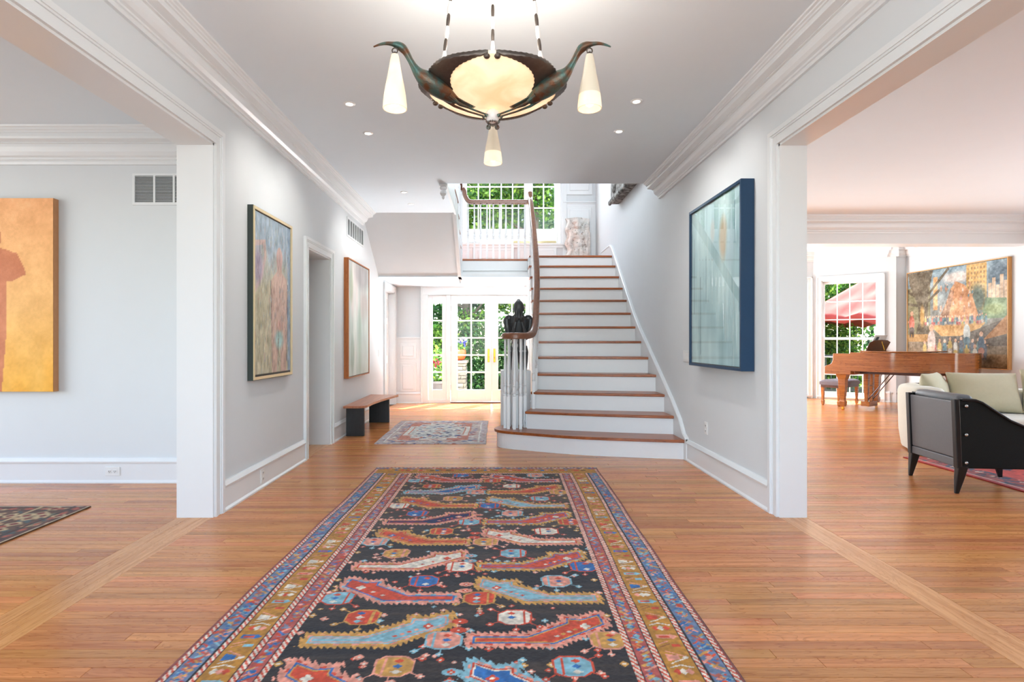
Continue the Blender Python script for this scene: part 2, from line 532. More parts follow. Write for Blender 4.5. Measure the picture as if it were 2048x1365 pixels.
# floor: strip oak, planks along x
floor = struct('floor', MB().box(-7.1, 8.3, YF - 0.2, 12.2, -0.12, -0.014), mat('subfloor', (120, 84, 60), 0.8))
ROW = 0.06
def tone_attr(me, vals):
    a = me.attributes.new('tone', 'FLOAT_VECTOR', 'POINT')
    a.data.foreach_set('vector', np.asarray(vals, np.float32).ravel())
def plank_list():
    out = []
    for (xa, xb, ya, yb) in ((XL, XR, YF, YB + 0.1), (-7.0, XLO, -1.2, 4.7), (XRO, 8.1, YF, 11.7), (-3.3, XLO, 4.9, 7.3)):
        n = int((yb - ya) / ROW)
        for i in range(n):
            y = ya + i * ROW
            x = xa - rnd.uniform(0, 1.2)
            while x < xb:
                L = rnd.choice((0.6, 0.9, 1.2, 1.5, 1.9, 2.3)) * rnd.uniform(0.85, 1.15)
                a, b = max(x, xa), min(x + L, xb)
                if b - a > 0.02: out.append((a, b, y, y + ROW, (rnd.random(), rnd.random(), rnd.random())))
                x += L
    for k in range(3):                                # boards across the cased openings, laid along y
        w = (XL - XLO) / 3
        out.append((XLO + k * w, XLO + (k + 1) * w, 0.3, 3.75, (rnd.uniform(0.5, 0.8), 0.6, rnd.random(), 1)))
    out.append((XR, XRO, 0.3, 3.75, (0.75, 0.6, 0.3, 1)))
    out.append((XLO, XL, 5.6, 6.38, (0.5, 0.6, 0.3, 1)))
    return out
def plank_mb(mb, p):
    g = 0.0007; a, b, c, d = p[0] + g, p[1] - g, p[2] + g, p[3] - g
    e = 0.0012
    mb.add([(a, c, -0.014), (b, c, -0.014), (b, d, -0.014), (a, d, -0.014), (a, c, -e), (b, c, -e), (b, d, -e), (a, d, -e),
            (a + e, c + e, 0), (b - e, c + e, 0), (b - e, d - e, 0), (a + e, d - e, 0)],
           [(0, 1, 5, 4), (1, 2, 6, 5), (2, 3, 7, 6), (3, 0, 4, 7), (4, 5, 9, 8), (5, 6, 10, 9), (6, 7, 11, 10), (7, 4, 8, 11), (8, 9, 10, 11)])
    mb.t += [p[4][:3]] * 12
planks = plank_list()
def plank_seen(p):
    if p[2] < 1.6 or (len(p[4]) < 4 and p[2] > 5): return False
    Y = max(p[3], 1.9)
    xa, xb = max(p[0], -991 * Y / F), min(p[1], 1057 * Y / F)
    if xb - xa < 0.12: return False
    if xa > -1.0 and xb < 0.8 and p[3] < 5.1: return False
    if p[0] >= XRO and p[2] > 3.75 and False: return False
    return True
seen = sorted([p for p in planks if plank_seen(p) or len(p[4]) == 4], key=lambda p: (0 if len(p[4]) == 4 else 1, p[2]))[:286]
ids = set(id(p) for p in seen)
for p in seen:
    mb = MB(); plank_mb(mb, p)
    o = mb.build('plank', FLOORY if len(p[4]) == 4 else FLOORW, floor)
    tone_attr(o.data, mb.t)
mb = MB()
for p in planks:
    if id(p) not in ids: plank_mb(mb, p)
o = mb.build('plank_field', FLOORW, floor, kind='stuff')
tone_attr(o.data, mb.t)

# walls of the hall
def openwall(M, u0, u1, z0, z1, d0, d1, ops):
    """boxes of a wall from u0 to u1 with rectangular openings (a, b, za, zb)"""
    mb = MB(); u = u0
    for a, b, za, zb in sorted(ops):
        if a > u: mb.box(u, a, d0, d1, z0, z1)
        if za > z0: mb.box(a, b, d0, d1, z0, za)
        if zb < z1: mb.box(a, b, d0, d1, zb, z1)
        u = b
    if u < u1: mb.box(u, u1, d0, d1, z0, z1)
    mb.v = [tuple(M @ Vector(p)) for p in mb.v]
    return mb
ML = frame_m((XL, 0), (0, 1, 0), (-1, 0, 0))          # u = y, depth to the left
MR = frame_m((XR, 0), (0, 1, 0), (1, 0, 0))
MBK = frame_m((0, YB), (1, 0, 0), (0, 1, 0))          # u = x, depth outwards
DB = (5.6, 6.38, 0.0, 2.16)                           # doorway in the left wall
DC = (9.52, 10.4, 0.0, 2.12)                          # panelled door by the garden doors
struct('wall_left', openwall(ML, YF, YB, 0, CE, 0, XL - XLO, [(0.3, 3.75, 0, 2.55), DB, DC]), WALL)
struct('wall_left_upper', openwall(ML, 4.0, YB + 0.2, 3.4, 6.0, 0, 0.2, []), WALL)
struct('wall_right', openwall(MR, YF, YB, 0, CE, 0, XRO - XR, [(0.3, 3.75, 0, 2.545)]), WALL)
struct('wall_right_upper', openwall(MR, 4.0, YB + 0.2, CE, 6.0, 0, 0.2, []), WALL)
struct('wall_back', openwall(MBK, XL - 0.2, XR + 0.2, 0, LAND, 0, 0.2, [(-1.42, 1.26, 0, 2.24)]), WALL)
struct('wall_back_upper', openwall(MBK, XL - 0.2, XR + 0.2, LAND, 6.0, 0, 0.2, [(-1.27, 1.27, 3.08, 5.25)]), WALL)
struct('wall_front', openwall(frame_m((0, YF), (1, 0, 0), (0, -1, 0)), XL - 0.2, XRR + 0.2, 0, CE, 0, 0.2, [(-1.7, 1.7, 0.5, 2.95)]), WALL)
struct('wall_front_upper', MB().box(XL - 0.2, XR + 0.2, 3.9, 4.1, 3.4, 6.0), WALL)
# ceilings
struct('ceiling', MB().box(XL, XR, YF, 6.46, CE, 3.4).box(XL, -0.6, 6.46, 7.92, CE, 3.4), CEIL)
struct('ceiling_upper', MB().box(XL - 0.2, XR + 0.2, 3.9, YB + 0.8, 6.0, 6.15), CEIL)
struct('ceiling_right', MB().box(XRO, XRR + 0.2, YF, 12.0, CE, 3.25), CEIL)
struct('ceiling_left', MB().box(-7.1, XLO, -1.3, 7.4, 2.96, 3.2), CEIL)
# left room
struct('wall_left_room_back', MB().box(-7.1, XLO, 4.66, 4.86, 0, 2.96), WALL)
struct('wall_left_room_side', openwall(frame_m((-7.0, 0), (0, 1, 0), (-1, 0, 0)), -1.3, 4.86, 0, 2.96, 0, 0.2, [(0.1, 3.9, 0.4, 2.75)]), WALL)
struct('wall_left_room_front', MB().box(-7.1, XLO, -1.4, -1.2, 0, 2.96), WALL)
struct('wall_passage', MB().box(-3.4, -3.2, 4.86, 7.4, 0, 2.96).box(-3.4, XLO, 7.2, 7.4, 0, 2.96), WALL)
# right room and the sunroom beyond it
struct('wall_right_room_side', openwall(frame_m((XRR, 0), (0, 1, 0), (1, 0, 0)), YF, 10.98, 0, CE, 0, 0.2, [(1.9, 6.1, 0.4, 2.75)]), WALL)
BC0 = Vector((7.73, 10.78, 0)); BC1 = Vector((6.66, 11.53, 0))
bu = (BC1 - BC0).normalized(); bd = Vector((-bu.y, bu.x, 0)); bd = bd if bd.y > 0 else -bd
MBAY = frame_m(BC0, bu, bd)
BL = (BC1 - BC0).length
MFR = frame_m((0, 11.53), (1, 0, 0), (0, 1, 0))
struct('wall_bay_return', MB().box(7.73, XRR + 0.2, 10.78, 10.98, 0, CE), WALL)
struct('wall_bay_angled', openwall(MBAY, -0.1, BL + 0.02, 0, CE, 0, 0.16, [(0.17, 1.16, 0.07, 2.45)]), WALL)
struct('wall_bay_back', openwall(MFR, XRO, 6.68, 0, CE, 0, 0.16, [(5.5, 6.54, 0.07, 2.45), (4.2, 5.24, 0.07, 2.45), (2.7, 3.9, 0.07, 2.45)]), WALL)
struct('beam', MB().box(XRO, XRR, 8.24, 8.54, 2.66, CE), TRIM)

# ---- mouldings
def run(prof, p0, p1, nrm, z0=0.0):
    """profile (out from the wall, up) pulled from p0 to p1"""
    n = Vector((nrm[0], nrm[1], 0)).normalized()
    R = lambda p: [tuple(Vector((p[0], p[1], z0 + h)) + n * d) for d, h in prof]
    return MB().loft([R(p0), R(p1)])
BASE = [(0, 0), (.03, 0), (.03, .012), (.018, .026), (.018, .163), (.026, .168), (.03, .183), (.021, .198), (.012, .212), (0, .214)]
def crown_prof(h, d):
    p = [(0, -1), (.10, -1), (.13, -.93), (.12, -.88), (.17, -.86), (.18, -.80), (.27, -.76), (.36, -.66), (.41, -.52), (.42, -.44),
         (.50, -.43), (.50, -.40), (.62, -.385), (.76, -.36), (.78, -.30), (.78, -.20), (.83, -.19), (.84, -.14), (.90, -.12), (.91, -.07), (.98, -.05), (1, 0), (0, 0)]
    return [(a * d, b * h) for a, b in p]
tn = [0]
def trim(mb, smooth=False, m=None):
    tn[0] += 1
    o = struct('trim_%d' % tn[0], mb, m or TRIM, smooth=False)
    return o
def base(side, p0, p1, n):
    struct('baseboard_' + side, run(BASE, p0, p1, n), TRIM)
CR = crown_prof(0.18, 0.20)
trim(run(CR, (XL, YF), (XL, 7.93), (1, 0), CE))
trim(run(CR, (XR, YF), (XR, 6.46), (-1, 0), CE))
trim(run(crown_prof(0.27, 0.2), (-7, 4.66), (XLO, 4.66), (0, -1), 2.96))
trim(run(crown_prof(0.24, 0.2), (XRO, 8.24), (XRR, 8.24), (0, -1), CE))
trim(run(crown_prof(0.24, 0.2), (XRR, YF), (XRR, 8.24), (-1, 0), CE))
trim(run(crown_prof(0.2, 0.16), (XRR, 8.54), (XRR, 10.78), (-1, 0), CE))
trim(run(crown_prof(0.2, 0.16), (XRR, 10.78), (7.66, 10.78), (0, -1), CE))
trim(run(crown_prof(0.2, 0.16), BC0 - bu * .14, BC1, (-bd.x, -bd.y), CE))
trim(run(crown_prof(0.2, 0.16), (6.68, 11.53), (XRO, 11.53), (0, -1), CE))
base('left', (XL, 3.86), (XL, 5.5), (1, 0))
base('left_far', (XL, 6.48), (XL, 9.42), (1, 0))
base('right', (XR, 3.86), (XR, 5.6), (-1, 0))
base('left_room', (-7, 4.66), (XLO, 4.66), (0, -1))
base('passage', (-3.2, 4.9), (-3.2, 7.2), (1, 0))
base('living_room', (XRR, YF), (XRR, 10.78), (-1, 0))
base('bay_return', (XRR, 10.78), (7.73, 10.78), (0, -1))
base('bay_angled_near', BC0, BC0 + bu * 0.12, (-bd.x, -bd.y))
base('bay_back', (5.4, 11.53), (5.33, 11.53), (0, -1))
def casing(M, a, b, zt, w=0.10, face=-1, dp=0.0):
    """stepped architrave round an opening, on the room side (depth < 0)"""
    mb = MB(); s = lambda d: -d
    def leg(u0, u1, dirn):
        i, o_ = (u1, u0) if dirn < 0 else (u0, u1)      # i the edge at the opening
        mb.box(min(i + dirn * .001, i + dirn * (w - .002)), max(i + dirn * .001, i + dirn * (w - .002)), -0.016, 0.001, 0, zt + w - .002)
        mb.box(min(i - dirn * .003, i + dirn * 0.02), max(i - dirn * .003, i + dirn * 0.02), -0.022, -0.0045, 0, zt + 0.02)
        mb.box(min(i + dirn * (w - .03), i + dirn * w), max(i + dirn * (w - .03), i + dirn * w), -0.03, 0, 0, zt + w)
        mb.box(min(i + dirn * (w - .042), i + dirn * (w - .03)), max(i + dirn * (w - .042), i + dirn * (w - .03)), -0.023, 0, 0, zt + w - .03)
    leg(a, a, -1); leg(b, b, 1)
    mb.box(a, b, -0.0155, 0.001, zt + .001, zt + w - .003)
    mb.box(a, b, -0.0215, -0.0045, zt - .003, zt + 0.019)
    mb.box(a - w - .001, b + w + .001, -0.0305, 0, zt + w - 0.03, zt + w + .001)
    mb.box(a - w + .031, b + w - .031, -0.0235, -.001, zt + w - 0.042, zt + w - 0.029)
    mb.v = [tuple(M @ Vector(p)) for p in mb.v]
    return mb
def lining(M, a, b, zt, d0, d1, t=0.018):
    mb = MB().box(a - 0.001, a + t, d0, d1, 0, zt).box(b - t, b + 0.001, d0, d1, 0, zt).box(a, b, d0, d1, zt - t, zt + 0.001)
    mb.v = [tuple(M @ Vector(p)) for p in mb.v]
    return mb
trim(casing(ML, 0.3, 3.75, 2.55)); trim(lining(ML, 0.3, 3.75, 2.55, -0.004, XL - XLO + 0.004))
trim(casing(MR, 0.3, 3.75, 2.545)); trim(lining(MR, 0.3, 3.75, 2.545, -0.004, XRO - XR + 0.004))
trim(casing(ML, DB[0], DB[1], DB[3], 0.095)); trim(lining(ML, DB[0], DB[1], DB[3], -0.004, XL - XLO + 0.004))
trim(casing(ML, DC[0], DC[1], DC[3], 0.095)); trim(lining(ML, DC[0], DC[1], DC[3], -0.004, XL - XLO))

# ---- glazed sashes
def sash(name, parent, M, u0, u1, z0, z1, d0, d1, cols, rows, st, rt, rb, mw=0.022, m=None):
    m = m or WHITE
    mb = MB().box(u0, u0 + st, d0, d1, z0, z1).box(u1 - st, u1, d0, d1, z0, z1)
    mb.box(u0 + st, u1 - st, d0, d1, z0, z0 + rb).box(u0 + st, u1 - st, d0, d1, z1 - rt, z1)
    fr = mb.build(name, m, parent, M=M, bevel=0.003, seg=1)
    a, b, c, d = u0 + st, u1 - st, z0 + rb, z1 - rt
    dm = (d0 + d1) / 2
    for i in range(1, cols):
        u = a + (b - a) * i / cols
        MB().box(u - mw / 2, u + mw / 2, dm - .014, dm + .014, c, d).build('muntin', m, fr, M=M)
    for j in range(1, rows):
        z = c + (d - c) * j / rows
        MB().box(a, b, dm - .0132, dm + .0132, z - mw / 2, z + mw / 2).build('muntin', m, fr, M=M)
    for i in range(cols):
        for j in range(rows):
            p0 = a + (b - a) * i / cols + (mw / 2 if i else 0); p1 = a + (b - a) * (i + 1) / cols - (mw / 2 if i < cols - 1 else 0)
            q0 = c + (d - c) * j / rows + (mw / 2 if j else 0); q1 = c + (d - c) * (j + 1) / rows - (mw / 2 if j < rows - 1 else 0)
            MB().add([(p0, dm, q0), (p1, dm, q0), (p1, dm, q1), (p0, dm, q1)], [(0, 1, 2, 3)]).build('pane', GLASS, fr, M=M)
    return fr
# garden doors with side lights
door = shell('door_1', (-0.077, YB, 0))
S = F / YB
mb = MB()
mb.box(-1.44, -1.30, -0.03, 0.02, 0, 2.09).box(1.146, 1.286, -0.03, 0.02, 0, 2.09).box(-1.44, 1.286, -0.03, 0.02, 2.09, 2.262)
mb.box(-1.442, 1.288, -0.045, -0.02, 2.225, 2.264).box(-1.442, -1.41, -0.045, -0.02, 0, 2.225).box(1.256, 1.288, -0.045, -0.02, 0, 2.225)
mb.build('frame', TRIM, door, M=MBK, bevel=0.004, seg=1)
MB().box(-1.30, 1.146, 0.068, 0.13, 2.06, 2.25).build('head_stop', TRIM, door, M=MBK)
MB().box(-0.95, -0.868, -0.005, 0.12, 0, 2.09).box(0.714, 0.796, -0.005, 0.12, 0, 2.09).build('mullion', TRIM, door, M=MBK, bevel=0.004, seg=1)
MB().box(-0.868, 0.714, -0.02, 0.14, 0.001, 0.022).build('threshold', wood_mat('dark_oak', (110, 62, 34), (70, 38, 22), 0.4, axis=0), door, M=MBK, bevel=0.004)
MB().box(-1.30, -0.95, 0.0, 0.12, 0.0, 0.06).box(0.796, 1.146, 0.0, 0.12, 0, 0.06).build('sill', TRIM, door, M=MBK, bevel=0.004)
for a, b, h in ((-0.866, -0.078, -1), (-0.076, 0.712, 1)):
    lf = sash('leaf', door, MBK, a, b, 0.024, 2.085, 0.02, 0.065, 2, 5, 0.128, 0.155, 0.235, 0.028)
    hx = (b - 0.056) if h < 0 else (a + 0.056)
    pl = MB().box(hx - 0.019, hx + 0.019, 0.008, 0.022, 0.79, 1.05).build('handle', BRASS, lf, M=MBK, bevel=0.006)
    MB().tube([(hx, 0.012, 0.90), (hx, -0.035, 0.90), (hx, -0.042, 0.895), (hx, -0.045, 0.86)], [0.011, 0.011, 0.010, 0.008], 10).build('lever', BRASS, lf, M=MBK, smooth=True)
    for z in (0.3, 1.05, 1.83):
        e = a if h < 0 else b
        MB().cyl((e, 0.008, z - 0.05), (e, 0.008, z + 0.05), 0.009, n=10).build('hinge', STEEL, lf, M=MBK)
for a, b in ((-1.30, -0.95), (0.796, 1.146)):
    sash('side_light', door, MBK, a, b, 0.06, 2.085, 0.02, 0.065, 1, 5, 0.082, 0.155, 0.20, 0.028)
# panelled door on the left
d2 = shell('door_2', (XL - 0.1, DC[0], 0))
def panel_door(parent, M, u0, u1, z0, z1, d0, d1, m):
    w = u1 - u0; st = 0.11
    mb = MB().box(u0, u0 + st, d0, d1, z0, z1).box(u1 - st, u1, d0, d1, z0, z1).box((u0 + u1) / 2 - 0.05, (u0 + u1) / 2 + 0.05, d0, d1, z0, z1)
    rails = [(0, .2), (.78, .92), (1.5, 1.62), (z1 - z0 - .12, z1 - z0)]
    for a, b in rails: mb.box(u0 + st, u1 - st, d0, d1, z0 + a, z0 + b)
    mb.build('leaf', m, parent, M=M, bevel=0.004)
    for k in range(3):
        for c in range(2):
            a = u0 + st if c == 0 else (u0 + u1) / 2 + 0.05; b = (u0 + u1) / 2 - 0.05 if c == 0 else u1 - st
            za, zb = z0 + rails[k][1], z0 + rails[k + 1][0]
            MB().box(a, b, d0 + .012, d1 - .012, za, zb).box(a + .04, b - .04, d0 + .004, d1 - .004, za + .04, zb - .04).build('panel', m, parent, M=M, bevel=0.003)
panel_door(d2, ML, DC[0] + 0.02, DC[1] - 0.02, 0.01, DC[3] - 0.02, 0.10, 0.145, WHITE)
MB().ell((XL - 0.055, DC[0] + 0.09, 0.98), (0.028, 0.028, 0.028)).cyl((XL - 0.1, DC[0] + 0.09, 0.98), (XL - 0.06, DC[0] + 0.09, 0.98), 0.012).build('knob', BRASS, d2, smooth=True)
# wainscot beside the garden doors
def wainscot(parent, M, a, b, z0, z1, split=None, cap=True):
    mb = MB().box(a, b, -0.012, 0.002, z0, z1)
    if cap: mb.box(a, b, -0.04, 0, z1 - 0.012, z1 + 0.014).box(a, b, -0.024, 0, z1 - 0.035, z1 - 0.012)
    w = mb.build('wainscot', TRIM, parent, M=M, bevel=0.003, seg=1)
    zs = [(z0 + 0.22, z1 - 0.10)] if not split else [(z0 + 0.22, split - 0.035), (split + 0.035, z1 - 0.10)]
    for za, zb in zs:
        m_ = 0.08
        MB().box(a + m_, b - m_, -0.022, -0.011, za, zb).build('panel', TRIM, w, M=M, bevel=0.008, seg=1)
        MB().box(a + m_ + .05, b - m_ - .05, -0.032, -0.02, za + .05, zb - .05).build('panel', TRIM, w, M=M, bevel=0.008, seg=1)
    return w
wb = bpy.data.objects['wall_back']; wbu = bpy.data.objects['wall_back_upper']
wainscot(wb, MBK, XL, -1.445, 0, 1.26, 0.82)
base('back', (XL, YB - 0.012), (-1.445, YB - 0.012), (0, -1))
# landing wall: panelling right of the window seat and under it
wainscot(wbu, MBK, 1.30, XR, LAND, 3.88, None)
MB().box(1.36, 1.87, -0.02, 0.0, 4.02, 5.6).box(1.43, 1.80, -0.03, -0.01, 4.1, 5.5).build('panel', TRIM, wbu, M=MBK, bevel=0.008, seg=1)
for a in (-1.2, -0.4, 0.42):
    MB().box(a, a + 0.76, -0.018, 0.0, LAND + 0.14, 3.0).box(a + .05, a + .71, -0.026, -0.01, LAND + .19, 2.95).build('panel', TRIM, wbu, M=MBK, bevel=0.006, seg=1)
_k = MB().box(-1.33, 1.33, -0.04, 0.62, 3.05, 3.085).box(-1.3, 1.3, -0.022, 0.0, 3.0, 3.05)
_k.v = [tuple(MBK @ Vector(p)) for p in _k.v]; trim(_k)
w1 = shell('window_1', (0, YB + 0.55, 3.08))
MB().box(-1.268, -1.25, -0.005, 0.62, 3.086, 5.232).box(1.25, 1.268, -0.005, 0.62, 3.086, 5.232).box(-1.268, 1.268, -.005, 0.62, 5.232, 5.249).build('reveal', TRIM, w1, M=MBK)
mb = MB().box(-1.37, -1.27, -0.03, 0.0, 3.085, 5.35).box(1.27, 1.37, -0.03, 0.0, 3.085, 5.35).box(-1.37, 1.37, -0.03, 0, 5.25, 5.35)
mb.build('casing', TRIM, w1, M=MBK, bevel=0.005)
MB().box(-1.249, 1.249, 0.50, 0.62, 3.087, 3.40).box(0.60, 0.70, 0.5, 0.6, 3.4, 5.25).box(-0.70, -0.60, 0.5, 0.6, 3.4, 5.25).build('mullion', TRIM, w1, M=MBK, bevel=0.004)
for a, b, c in ((-0.60, 0.60, 5), (0.70, 1.249, 2), (-1.249, -0.70, 2)):
    sash('sash', w1, MBK, a, b, 3.40, 5.25, 0.52, 0.565, c, 4, 0.055 if c == 2 else 0.02, 0.06, 0.07, 0.024)
# sunroom windows
def dh_window(n, M, a, b, z0, z1):
    w = shell('window_%d' % n, tuple(M @ Vector(((a + b) / 2, 0, z0))))
    mb = MB()
    mb.box(a - 0.09, a, -0.025, 0.0, z0 - .07, z1 + .09).box(b, b + 0.09, -0.025, 0.0, z0 - .07, z1 + .09).box(a, b, -0.025, 0, z1, z1 + 0.09)
    mb.box(a - .09, a - .065, -0.04, 0, z0 - .07, z1 + .09).box(b + .065, b + .09, -0.04, 0, z0 - .07, z1 + .09).box(a - .09, b + .09, -0.04, 0, z1 + .065, z1 + .09)
    mb.box(a - .09, b + .09, -0.045, 0.05, z0 - .035, z0)
    mb.build('casing', TRIM, w, M=M, bevel=0.004)
    mb = MB().box(a, a + .02, -0.0, 0.16, z0, z1).box(b - .02, b, 0, 0.16, z0, z1).box(a, b, 0, 0.16, z1 - .02, z1).box(a, b, 0, .16, z0, z0 + .01)
    mb.build('jamb', TRIM, w, M=M)
    zm = 1.255
    sash('sash', w, M, a + .02, b - .02, zm - 0.03, z1 - .02, 0.085, 0.12, 4, 3, 0.036, 0.05, 0.045, 0.02)
    sash('sash', w, M, a + .02, b - .02, z0 + .01, zm + 0.02, 0.045, 0.08, 4, 3, 0.036, 0.045, 0.07, 0.02)
dh_window(2, MBAY, 0.17, 1.16, 0.07, 2.45)
dh_window(3, MFR, 5.5, 6.54, 0.07, 2.45)
dh_window(4, MFR, 4.2, 5.24, 0.07, 2.45)
# ------------------------------------------------------------------ main staircase
YR = [5.573, 5.896, 6.215, 6.547, 6.875, 7.214, 7.51, 7.761, 8.008, 8.261, 8.506, 8.748, 9.012]
YLf = [6.20, 6.28, 6.52, 6.82, 7.08, 7.33, 7.55, 7.78, 8.02, 8.265, 8.51, 8.75, 9.012]
XLf = [0.03, 0.36, 0.44, 0.50, 0.535, 0.55, 0.555, 0.555, 0.555, 0.555, 0.555, 0.555, 0.555]
SXR = 1.905
def edge(k, dy=0.0, n=9):
    """front edge of step k from right to left, slightly bowed"""
    if k == 0:
        P = spline([(SXR, 5.573, 0), (1.4, 5.665, 0), (0.84, 5.80, 0), (0.34, 6.02, 0), (0.10, 6.15, 0), (0.02, 6.28, 0), (0.05, 6.42, 0), (0.16, 6.52, 0), (0.40, 6.53, 0)], 5)
        out = []
        for i, p in enumerate(P):
            t = (P[min(i + 1, len(P) - 1)] - P[max(i - 1, 0)]).normalized()
            nrm = Vector((t.y, -t.x, 0))                 # away from the tread: left of the direction of travel
            nrm = -nrm if nrm.dot(p - Vector((0.9, 6.4, 0))) < 0 else nrm
            out.append((p.x + nrm.x * dy if i else p.x, p.y + nrm.y * dy))
        return out
    bow = [0, 0.05, 0.04, 0.03, 0.02, 0.01][k] if k < 6 else 0.0
    out = []
    for i in range(n):
        t = i / (n - 1)
        out.append((SXR + (XLf[k] - SXR) * t, YR[k] + (YLf[k] - YR[k]) * t - bow * 4 * t * (1 - t) * 0.6 - dy))
    return out
stair = thing('staircase', 'white staircase with oak treads and curved handrail rising to the landing', 'staircase', (1.1, 6.0, 0))
for k in range(13):
    z = 0.2 * (k + 1)
    f = edge(k, 0.03)
    if k < 12:
        b = edge(k + 1, -0.02)
        if k == 0: poly = f + [(0.40, 6.62)] + [p for p in reversed(b)]
        else: poly = f + list(reversed(b))
    else:
        poly = f + [(0.555, 9.42), (SXR, 9.42)]
    if 0 < k < 12:                                        # overhang past the open string
        poly = [(x - 0.025 if i == len(f) - 1 or i == len(f) else x, y) for i, (x, y) in enumerate(poly)]
    MB().prism(poly, 'z', z - 0.03, z).build('tread', OAK, stair, bevel=0.008)
    e = edge(k)
    mb = MB()
    n = len(e)
    e2 = edge(k, -0.018)
    mb.loft([[(x, y, z - 0.2), (x, y, z - 0.029), (u, v, z - 0.029), (u, v, z - 0.2)] for (x, y), (u, v) in zip(e, e2)])
    mb.build('riser', WHITE, stair)
# open string on the left, down to the floor, and its moulded edge
mb = MB()
for k in range(1, 13):
    x0, y0 = XLf[k], YLf[k]
    x1, y1 = (XLf[k + 1], YLf[k + 1]) if k < 12 else (0.555, 9.40)
    z = 0.2 * (k + 1) - 0.03
    zb = 0.0 if k < 12 else SOF
    mb.add([(x0, y0, 0), (x1, y1, 0), (x1, y1, z), (x0, y0, z), (x0 + .02, y0, 0), (x1 + .02, y1, 0), (x1 + .02, y1, z), (x0 + .02, y0, z)],
           [(0, 1, 2, 3), (4, 7, 6, 5), (0, 3, 7, 4), (1, 5, 6, 2), (3, 2, 6, 7)])
mb.build('string', WHITE, stair)
MB().box(0.548, 0.575, 9.0, 9.425, 0, 2.566).box(0.576, SXR, 9.40, 9.42, 0, SOF).build('enclosure', WHITE, stair)
# scroll brackets under the tread ends
def bracket(k):
    x, y0 = XLf[k] - 0.012, YLf[k] + 0.015; z = 0.2 * (k + 1) - 0.034
    L = (YLf[k + 1] - YLf[k] if k < 12 else 0.28) - 0.04
    pts = [(0, 0), (L, 0), (L, -.02), (L * .8, -.045), (L * .72, -.075), (L * .52, -.06), (L * .42, -.10), (L * .25, -.12), (L * .12, -.10), (L * .1, -.15), (0, -.16)]
    MB().prism([(y0 + a, z + b) for a, b in pts], 'x', x - 0.006, x + 0.013).build('bracket', WHITE, stair, bevel=0.004)
    MB().cyl((x - 0.012, y0 + L * .2, z - .09), (x, y0 + L * .2, z - .09), 0.016, n=12).build('rosette', WHITE, stair)
for k in range(1, 13): bracket(k)
# skirt board on the wall
sk = []
top = [(5.50, 0.214), (5.585, 0.25), (5.70, 0.38)] + [(YR[k] + 0.06, 0.2 * (k + 1) + 0.16) for k in range(1, 13)] + [(9.20, 2.80), (9.9, 2.80)]
bot = [(9.9, 2.5), (9.2, 2.5)] + [(YR[k] + 0.2, 0.2 * (k + 1) - 0.2) for k in range(12, 0, -1)] + [(5.75, 0), (5.50, 0)]
MB().prism(top + bot, 'x', SXR, XR).build('skirt_board', TRIM, stair)
MB().loft([[(SXR - .008, y, z - .018), (SXR - .008, y, z), (SXR, y, z + .012), (XR, y, z + .012), (XR, y, z - .018)] for y, z in top]).build('skirt_cap', TRIM, stair)
# handrail with volute
RAILP = [(a * 1.22, b * 1.12) for a, b in [(-.032, -.03), (-.026, -.012), (-.032, .004), (-.028, .022), (-.012, .034), (.012, .034), (.028, .022), (.032, .004), (.026, -.012), (.032, -.03)]]
vc = (0.225, 6.34)
vol = []
for i in range(22):
    a = math.radians(330 - i * 15); r = 0.135 - 0.0018 * i
    vol.append((vc[0] + r * math.cos(a), vc[1] + r * math.sin(a), 1.257))
path = list(reversed(vol)) [:-1]
rail = spline([(0.345, 6.27, 1.257), (0.405, 6.38, 1.278), (0.452, 6.52, 1.335), (0.487, 6.70, 1.45), (0.515, 6.95, 1.66), (0.54, 7.18, 1.87), (0.56, 7.45, 2.13), (0.570, 7.75, 2.41), (0.577, 8.2, 2.80), (0.582, 8.7, 3.20), (0.586, 9.1, 3.50), (0.588, 9.28, 3.60), (0.59, 9.36, 3.68), (0.59, 9.385, 3.73)], 6)
hr = MB().sweep(RAILP, path + rail).build('handrail', OAKY, stair, smooth=True, angle=50)
MB().lathe([(0.0, -.03), (.12, -.03), (.135, -.02), (.13, -.008), (.135, .004), (.13, .02), (.11, .034), (0.001, .036)], 28, (vc[0], vc[1], 1.257)).build('volute_cap', OAKY, stair, smooth=True)
def rail_z(y):
    for a, b in zip(rail, rail[1:]):
        if a.y <= y <= b.y: return a.z + (b.z - a.z) * (y - a.y) / max(b.y - a.y, 1e-6)
    return rail[-1].z
def rail_x(y):
    for a, b in zip(rail, rail[1:]):
        if a.y <= y <= b.y: return a.x + (b.x - a.x) * (y - a.y) / max(b.y - a.y, 1e-6)
    return rail[-1].x if y > 9 else rail[0].x
# one turned baluster, one unit tall: square foot, rings, vase, slim neck
def baluster_mesh():
    mb = MB()
    h = 0.0175
    mb.box(-h, h, -h, h, 0, 0.36)
    prof = [(.016, .36), (.0205, .365), (.0205, .375), (.012, .385), (.019, .40), (.021, .42), (.019, .44), (.0125, .455), (.0135, .465), (.0195, .475), (.0135, .485),
            (.0175, .52), (.019, .56), (.0175, .62), (.0135, .72), (.011, .80), (.0105, .84), (.015, .85), (.015, .858), (.0105, .866), (.0115, .90), (.0135, 1.0)]
    mb.lathe(prof, 12)
    return mb
bal0 = baluster_mesh().build('baluster', WHITE, None, smooth=True, angle=30)
bal_used = [False]
def baluster(parent, x, y, z0, z1):
    if not bal_used[0]:
        bal_used[0] = True; o = bal0
        attach(o, parent); o.location = (x, y, z0); o.scale = (1, 1, z1 - z0); return
    c = bal0.copy(); COL.objects.link(c); c.parent = None
    attach(c, parent); c.location = (x, y, z0); c.scale = (1, 1, z1 - z0)
